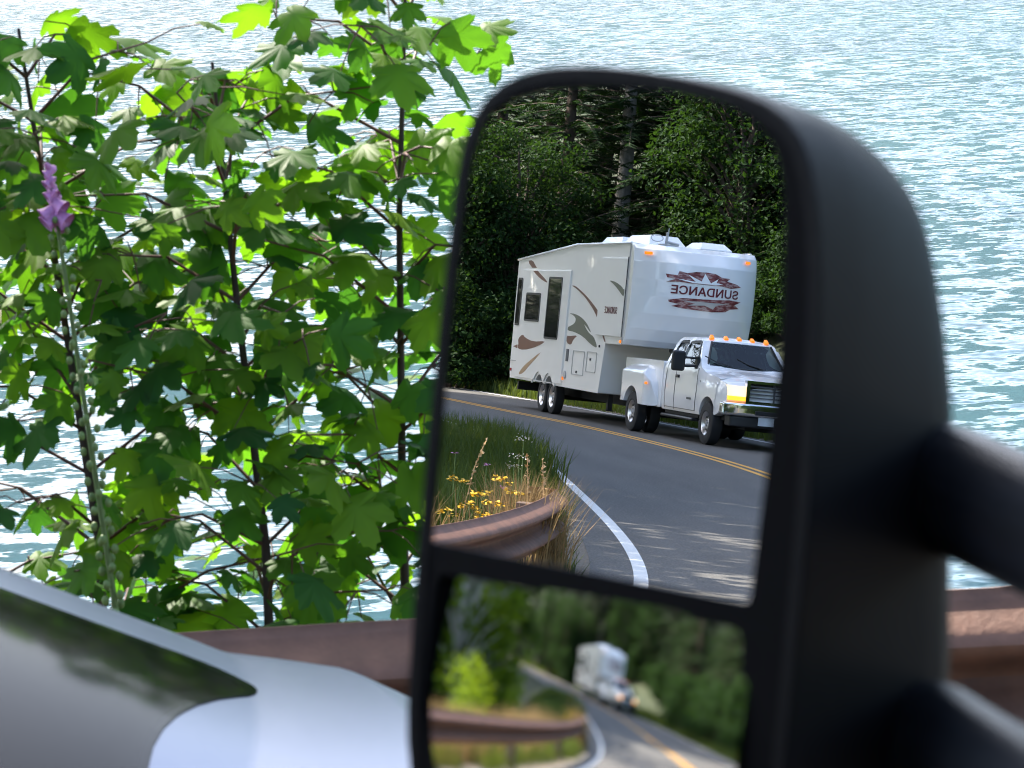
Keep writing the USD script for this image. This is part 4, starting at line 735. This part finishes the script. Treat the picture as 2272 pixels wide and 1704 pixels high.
for x, y, s in [(-7.0, -37.5, 1.0), (-7.4, -42.5, 1.0), (-7.8, -47, 1.0), (-8.4, -51.5, 1.05), (-9.0, -56, 1.05), (-9.6, -60.5, 1.1), (-10.6, -65, 1.1), (-12.2, -69.5, 1.1), (-14.5, -74, 1.1), (-12.0, -49, 1.1), (-12.6, -54, 1.15), (-13.2, -58.5, 1.15), (-14.2, -63, 1.15), (-15.4, -67.5, 1.2), (-11.8, -44.5, 1.1)]:
    dup(hi, 'tall high crowned tree on the lake bank shading the trailer and the road', (x, y, ground_z((x, y))[0] - .2), rng.uniform(0, 360), s, 'high crowned trees on the lake bank')
for x, y, s in [(-11.5, -25.5, 1.2), (-11.5, -29.5, 1.3), (-12.5, -35, 1.3), (-16, -31, 1.5), (-20, -82, 1.4), (-26, -88, 1.3)]:
    dup(brd[1], 'leafy broadleaf tree on the lake bank shading the road', (x, y, ground_z((x, y))[0] - .2), rng.uniform(0, 360), s, 'trees on the lake bank')
sb0 = None
for k, (x, y, s) in enumerate([(-3.0, -20.5, .55), (-3.6, -24, .7), (-3.9, -15.5, .65), (-4.6, -28.5, .9), (-5.6, -12.0, .7), (-4.9, -34, .9), (-4.8, -18.5, .9), (-6.2, -14.5, 1.0)]):
    loc = (x, y, ground_z((x, y))[0] - .1)
    if sb0 is None:
        r_ = np.random.default_rng(91); nC = 60; d = r_.normal(size=(nC, 3)); d /= np.linalg.norm(d, axis=1, keepdims=True); d[:, 2] = np.abs(d[:, 2]); cen = d * r_.uniform(.45, 1.0, (nC, 1)) * np.array([1.2, 1.2, 3.0]) + [0, 0, .3]
        sb0 = thing('bush', 'sunlit yellow green bush behind the guard rail, nearest the end of the rail', 'bush', loc, 0, s)
        obj('stems', cat_([tube([(0, 0, -.2), c * [.5, .5, .45], c], [.025, .015, .006], 5) for c in cen[::3]]), MAT['stem'], sb0); obj('foliage', clumpy_crown(r_, cen, r_.uniform(.35, .6, nC), 34, .14), MAT['brightleaf'], sb0, smooth=False)
    else: dup(sb0, 'sunlit yellow green bush behind the guard rail on the lake bank', loc, rng.uniform(0, 360), s, 'sunlit bushes on the lake bank')

# ------------------------------------------------------------------ understory
ut = broadleaf('understory_tree', 'leafy understory tree with round pale leaves, left of the grey trunk', 1.3, -80.8, 31, 7.5, 1.9, 'shrubleaf', centre=.55, spread=.45, leaf=.15, per=120, bark='barkd')
for x, y, s, lab in [(-.9, -80.0, 1.1, 'leafy understory tree at the left edge of the flat glass'), (7.6, -79.6, 1.15, 'leafy understory tree right of the trailer roof'), (-3.2, -84.5, 1.2, 'leafy understory tree far back round the bend'), (10.2, -76.0, 1.0, 'leafy understory tree on the bank beside the pickup')]:
    dup(ut, lab, (x, y, ground_z((x, y))[0] - .2), rng.uniform(0, 360), s)

# ------------------------------------------------------------------ grass
def grass(n, area, hmin, hmax, seed, width=.008, dry=False):
    """n bent blades; area(rng, n) gives their roots (n,2)"""
    r_ = np.random.default_rng(seed); xy = area(r_, n); n = len(xy); z = ground_z(xy); h = r_.uniform(hmin, hmax, n); az = r_.uniform(0, 2 * np.pi, n); lean = r_.uniform(.05, .55, n)
    d = np.c_[np.cos(az), np.sin(az), np.zeros(n)]; s = np.c_[-np.sin(az), np.cos(az), np.zeros(n)]; b = np.c_[xy, z - .03]; w = width * r_.uniform(.6, 1.5, n)[:, None]
    m1 = b + d * (h * lean * .3)[:, None]; m1[:, 2] += h * .6; tp = b + d * (h * lean)[:, None]; tp[:, 2] += h
    v = np.stack([b - s * w, b + s * w, m1 + s * w * .8, m1 - s * w * .8, tp], 1).reshape(-1, 3); k = np.arange(n)[:, None] * 5
    return v, np.vstack([k + [0, 1, 2], k + [0, 2, 3], k + [3, 2, 4]])
def band(s0, s1, t0, t1, dens=1.0):
    a, b = int(kd.query(s0)[1]), int(kd.query(s1)[1])
    def f(r_, n):
        i = r_.integers(min(a, b), max(a, b), n); t = r_.uniform(t0, t1, n); p = CL[i] + NR[i] * t[:, None] + r_.normal(size=(n, 2)) * .1
        return p[meshkit.noise(np.c_[p * 1.1, np.zeros(n)], 4) > .25 * r_.uniform(0, 1.6, n)]
    return f
tag(obj('verge_grass', merge([grass(11000, band((4.2, -19.2), (4.3, -22.5), -6.6, -4.42), .3, .8, 1, .006), grass(7000, band((4.3, -22.5), (4.4, -31), -6.6, -4.35), .3, .65, 4, .007), grass(9000, band((4.2, -19.0), (1.2, -8.8), -6.5, -4.33), .12, .45, 2), grass(3500, band((4.2, -20), (3, -13.7), -4.75, -4.22), .08, .36, 9), grass(12000, band((4.35, -32), (4.2, -42), -7.5, -3.9), .3, .65, 3, .009)]), MAT['grassm'], smooth=False),
    'long grass of the lake verge around and behind the end of the guard rail', 'grass', kind='stuff')
tag(obj('bank_grass', merge([grass(30000, band((-13, -89), (3.3, -49.9), 4.35, 7.5), .2, .55, 5, .014), grass(12000, band((3.3, -49.9), (-1, 2), 4.4, 7), .2, .5, 6, .012)]), MAT['grassm'], smooth=False),
    'green roadside grass along the forest edge behind the trailer', 'grass', kind='stuff')
tag(obj('dry_grass', grass(1700, lambda r_, n: np.c_[r_.normal(-.40, .12, n), r_.normal(-19.2, .4, n)], .4, .95, 8, .005), MAT['dryblade'], smooth=False),
    'tuft of straw coloured dry grass right at the rail end', 'dry grass', kind='stuff')
tag(obj('golden_grass', merge([grass(3500, band((3.0, -13.5), (0.0, -5.5), -6.2, -4.7), .3, .75, 15, .007), grass(1500, band((4.1, -19.0), (3.0, -13.5), -6.4, -4.8), .3, .8, 16, .006)]), MAT['dryblade'], smooth=False), 'golden dry grass standing behind the nearer stretch of guard rail', 'dry grass', kind='stuff')
tag(obj('lake_bank_grass', grass(9000, band((1.0, -8.5), (-1.1, -.6), -6.8, -4.6), .12, .42, 12, .008), MAT['grassm'], smooth=False), 'low grass behind the guard rail under the maple saplings', 'grass', kind='stuff')
# flowers
def flower_head(c, r, n, rng_, size, mat, par, name='flower_head'):
    p = c + rng_.normal(size=(n, 3)) * [r, r, r * .35]; nm = rng_.normal(size=(n, 3)) * .3 + [0, 0, 1]; nm /= np.linalg.norm(nm, axis=1, keepdims=True)
    obj(name, leaf_cards(p, nm, np.full(n, size), rng_, .1, .9), MAT[mat], par, smooth=False)
fr = np.random.default_rng(21)
YL = ['nearest the rail', 'at the left edge of the flat glass']
for k, (x, y, z) in enumerate([(-.67, -18.5, .64), (-.76, -19.0, .68), (-1.0, -18.5, .56), (-.62, -19.2, .78), (-.85, -18.9, .60), (-.52, -18.9, .72), (-.92, -19.4, .74), (-.73, -18.6, .56)]):
    g0 = ground_z((x, y))[0]; t = thing('yellow_flower', 'yellow ragwort in flower in the grass above the rail', 'flower', (x, y, g0), group='yellow flowers in the verge grass'); h = z - g0
    obj('stem', tube([(0, 0, 0), (.01, .01, h * .6), (0, .02, h - .03)], [.005, .004, .003], 5), MAT['greenstem'], t)
    for q in range(5):
        a_ = q * 1.26; c = np.array([.055 * math.cos(a_), .055 * math.sin(a_), h + fr.normal() * .02]); obj('branchlet', tube([(0, .01, h * .7), c * [.7, .7, .93], c], .002, 4), MAT['greenstem'], t); flower_head(c, .018, 10, fr, .03, 'yellowfl', t)
for k, (x, y, z) in enumerate([(-.47, -19.5, 1.08), (-.51, -19.0, .97), (-.54, -19.0, .90)]):
    g0 = ground_z((x, y))[0]; t = thing('white_umbel', ('tallest white umbel flower beside the road above the dry grass', 'middle white umbel flower leaning above the dry grass', 'lowest white umbel flower over the dry grass')[k], 'flower', (x, y, g0)); h = z - g0
    obj('stem', tube([(.05, 0, 0), (.02, .01, h * .6), (0, 0, h - .02)], [.005, .004, .003], 5), MAT['greenstem'], t)
    c = np.array([0, 0, h]); flower_head(c, .032, 34, fr, .012, 'whitefl', t)
for k, (x, y, z) in enumerate([(-.88, -19.5, 1.05), (-.30, -18.8, .97), (-.41, -18.9, 1.0)]):
    g0 = ground_z((x, y))[0]; t = thing('grass_stalk', ('tall tan grass stalk with a drooping seed head, left in the verge', 'tan feathery grass stalk at the road side of the dry tuft', 'reddish tan grass stalk in the middle of the dry tuft')[k], 'grass stalk', (x, y, g0)); h = z - g0; lx = -.14 if k == 0 else .05
    st = np.array([(0, 0, 0), (-lx * .15, 0, h * .5), (-lx * .5, 0, h * .8), (-lx * -1.0 * -1, 0, h)]); obj('stalk', tube(st, [.004, .0035, .003, .002], 5), MAT['drystalk'], t)
    u = np.linspace(.62, 1, 26); cz = np.c_[np.interp(u, [0, .5, .8, 1], st[:, 0]), np.zeros(26), u * h] + fr.normal(size=(26, 3)) * .008; obj('seed_head', leaf_cards(cz, fr.normal(size=(26, 3)), np.full(26, .035), fr, .2, .3), MAT['drystalk'], t, smooth=False)
for k, (x, y, z) in enumerate([(-.72, -19.6, .86), (-.60, -19.1, .73), (-.95, -20.0, .9)]):
    g0 = ground_z((x, y))[0]; t = thing('thistle_flower', 'small pink purple thistle flower in the long grass', 'flower', (x, y, g0), group='pink flowers in the verge grass'); h = z - g0
    obj('stem', tube([(0, 0, 0), (.01, 0, h * .5), (0, 0, h)], .003, 4), MAT['greenstem'], t); flower_head(np.array([0, 0, h]), .014, 14, fr, .022, 'pinkfl', t)

# ------------------------------------------------------------------ maple saplings behind the rail
def maple_leaf(rng_, s):
    """a five-lobed leaf in its own plane: stalk at the origin, tip along +x"""
    lobes = [(0, 1.0), (.80, .86), (-.80, .86), (1.75, .52), (-1.75, .52)]; o = []
    an = []
    for a_, l_ in sorted(lobes):
        an += [(a_ - .30, l_ * .60), (a_ - .17, l_ * .74), (a_, l_), (a_ + .17, l_ * .74), (a_ + .30, l_ * .60), ]
    pts = [(0.02, 0)]
    for (a_, r_) in an:
        pts.append((r_ * math.cos(a_) * .62 + .06, r_ * math.sin(a_) * .62))
    # sinuses between the lobes
    full = [(-.02, -.0)]
    srt = sorted(lobes)
    for q, (a_, l_) in enumerate(srt):
        for da, f_ in ((-.33, .66), (-.20, .86), (-.09, .88), (0, 1.0), (.09, .88), (.20, .86), (.33, .66)): full.append((.1 + l_ * f_ * math.cos(a_ + da) * .62, l_ * f_ * math.sin(a_ + da) * .62))
        if q < 4: am = (a_ + srt[q + 1][0]) / 2; full.append((.1 + .33 * math.cos(am), .33 * math.sin(am)))
    c = np.array(full); c[:, 1] *= rng_.uniform(.85, 1.1); n = len(c)
    z = -.22 * np.abs(c[:, 1]) ** 1.3 * rng_.uniform(.2, 1.5) - .25 * np.clip(c[:, 0], 0, None) ** 2 * rng_.uniform(.2, 1.6) + rng_.normal(size=n) * .015
    v = np.vstack([np.c_[c, z], [[.2, 0, .05]]]) * s; k = np.arange(n); return v, np.c_[np.full(n, n), k, (k + 1) % n]
LEAFS = [maple_leaf(np.random.default_rng(300 + k), 1.0) for k in range(8)]
def place_leaf(k, base, d, up, s):
    d = d / np.linalg.norm(d); sd = np.cross(up, d); sd /= np.linalg.norm(sd); u = np.cross(d, sd); v, f = LEAFS[k]; v = v * s; return base + v[:, :1] * d + v[:, 1:2] * sd + v[:, 2:] * u, f
mr_ = np.random.default_rng(77)
# stems: (foot y, foot x, top y, top z)
stems = [((-6.55, -.62), (-6.62, -.66), 1.75), ((-6.75, -.30), (-6.70, -.20), 1.95), ((-6.6, -1.02), (-6.6, -1.10), 1.85), ((-6.9, -1.5), (-6.9, -1.62), 1.8)]
SLAB = ['broad leaved maple sapling with a thin dark stem, middle of the thicket by the lake', 'maple sapling nearest the mirror, its top spray reaching out to the right', 'maple sapling behind the pink foxglove', 'maple sapling at the left edge of the view']
dens = [240, 215, 230, 160]
taken = []
for k, ((x0, y0), (x1, y1), zt_) in enumerate(stems):
    t = thing('maple_sapling', SLAB[k], 'sapling', (0, 0, 0)); g0 = ground_z((x0, y0))[0]
    sp_ = np.array([(x0, y0, g0 - .1), (x0 + .02, y0 + .02, g0 + (zt_ - g0) * .35), ((x0 + x1) / 2 - .03, (y0 + y1) / 2, g0 + (zt_ - g0) * .7), (x1, y1, zt_)]); obj('stem', tube(sp_, [.014, .011, .008, .004], 7), MAT['stem'], t, smooth=True)
    at = lambda z: np.array([np.interp(z, sp_[:, 2], sp_[:, a_]) for a_ in range(3)])
    tw = []; br_ = []
    for q in range(16):                          # opposite pairs of side shoots
        z0 = g0 + (zt_ - g0) * (.18 + .8 * q / 16) + mr_.normal() * .02; az = q * 1.45 + mr_.normal() * .3; ln = mr_.uniform(.25, .52) * (1.1 - .35 * q / 16)
        for sg in (0, math.pi):
            p0 = at(z0)
            e = p0 + np.array([math.cos(az + sg) * ln * .75, math.sin(az + sg) * ln, ln * mr_.uniform(.25, .6)]); m_ = (p0 + e) / 2 + [0, 0, .05]
            if e[1] > .04: continue
            tw.append(tube([p0, m_, e], [.005, .0035, .002], 5, cap=False)); br_ += [p0 * .5 + m_ * .5, m_, m_ * .5 + e * .5, e]
    br_ = np.array(br_); lv = []
    for q in range(dens[k]):
        for _ in range(30):
            b_ = br_[int(mr_.integers(0, len(br_)))]; c = b_ + np.array([mr_.normal() * .07, mr_.normal() * .07, mr_.uniform(-.10, .06)])
            if c[1] > -.06 + .06 * (c[2] < 1.6): continue
            if c[1] < -.98 and .50 < c[2] < .92 and mr_.uniform() < .85: continue
            if c[2] > .38 and all((c[1] - a_[1]) ** 2 + (c[2] - a_[2]) ** 2 + .2 * (c[0] - a_[0]) ** 2 > .051 ** 2 for a_ in taken): break
        else: continue
        taken.append(c); lv.append((b_, c))
    if k == 1: lv += [(np.array(p) - [0, .05, .05], np.array(p)) for p in [(-6.6, .0, 1.78), (-6.55, -.04, 1.80), (-6.5, -.10, 1.82)]]
    for root, c in lv:
        d = c - at(c[2]); d[2] = 0; d = d / (np.linalg.norm(d) + 1e-6) + mr_.normal(size=3) * .5; d[2] = mr_.uniform(-.9, .05)
        up = np.array([.38, 0, .9]) + mr_.normal(size=3) * [.7, .45, .2]; s_ = mr_.uniform(.10, .215)
        obj('leaf', place_leaf(int(mr_.integers(0, 8)), c, d, up, s_), MAT['maple'], t, smooth=True)
        tw.append(tube([root, (root + c) / 2 + [0, 0, .01], c], [.0022, .0018, .0014], 4, cap=False))
    obj('twigs', cat_(tw), MAT['petiole'], t, smooth=True)
# foxglove
fx, fy = -6.0, -.92
g0 = ground_z((fx, fy))[0]; t = thing('foxglove', 'tall foxglove spike with a few magenta bells at the top and green pods below', 'foxglove', (fx, fy, g0))
H = 1.60 - g0; lean = lambda z: np.array([0, -.04 * z / H + .08 * (1 - z / H), z])
obj('stem', tube([lean(z) for z in np.linspace(0, H, 6)], np.linspace(.009, .004, 6), 6), MAT['greenstem'], t)
pods = []
for q in range(90):
    z = .35 + (H - .47) * q / 90; a_ = q * 2.4; m = trimesh.creation.icosphere(1, .0095 * (1 - .35 * q / 90)); m.vertices *= (1, 1, 1.35); m.apply_translation(lean(z) + [.019 * math.cos(a_), .019 * math.sin(a_), 0]); pods.append(m)
for m in pods: obj('seed_pod', m, MAT['pod'], t, smooth=True)
bell = trimesh.creation.revolve(np.array([(.004, 0), (.012, -.008), (.016, -.03), (.021, -.048), (.027, -.056), (.024, -.053), (.014, -.03), (.003, -.004)]), sections=10)
for q in range(14):
    z = H - .13 + .12 * q / 14 + mr_.normal() * .004; a_ = q * 2.1 + mr_.normal() * .3; b = bell.copy(); b.vertices *= (.85 - .45 * q / 14) * mr_.uniform(.8, 1.15); b.apply_transform(trimesh.transformations.rotation_matrix(.95, (-math.sin(a_), math.cos(a_), 0))); b.apply_translation(lean(z) + [.012 * math.cos(a_), .012 * math.sin(a_), 0]); obj('bell_flower', b, MAT['pinkfl'], t, smooth=True)
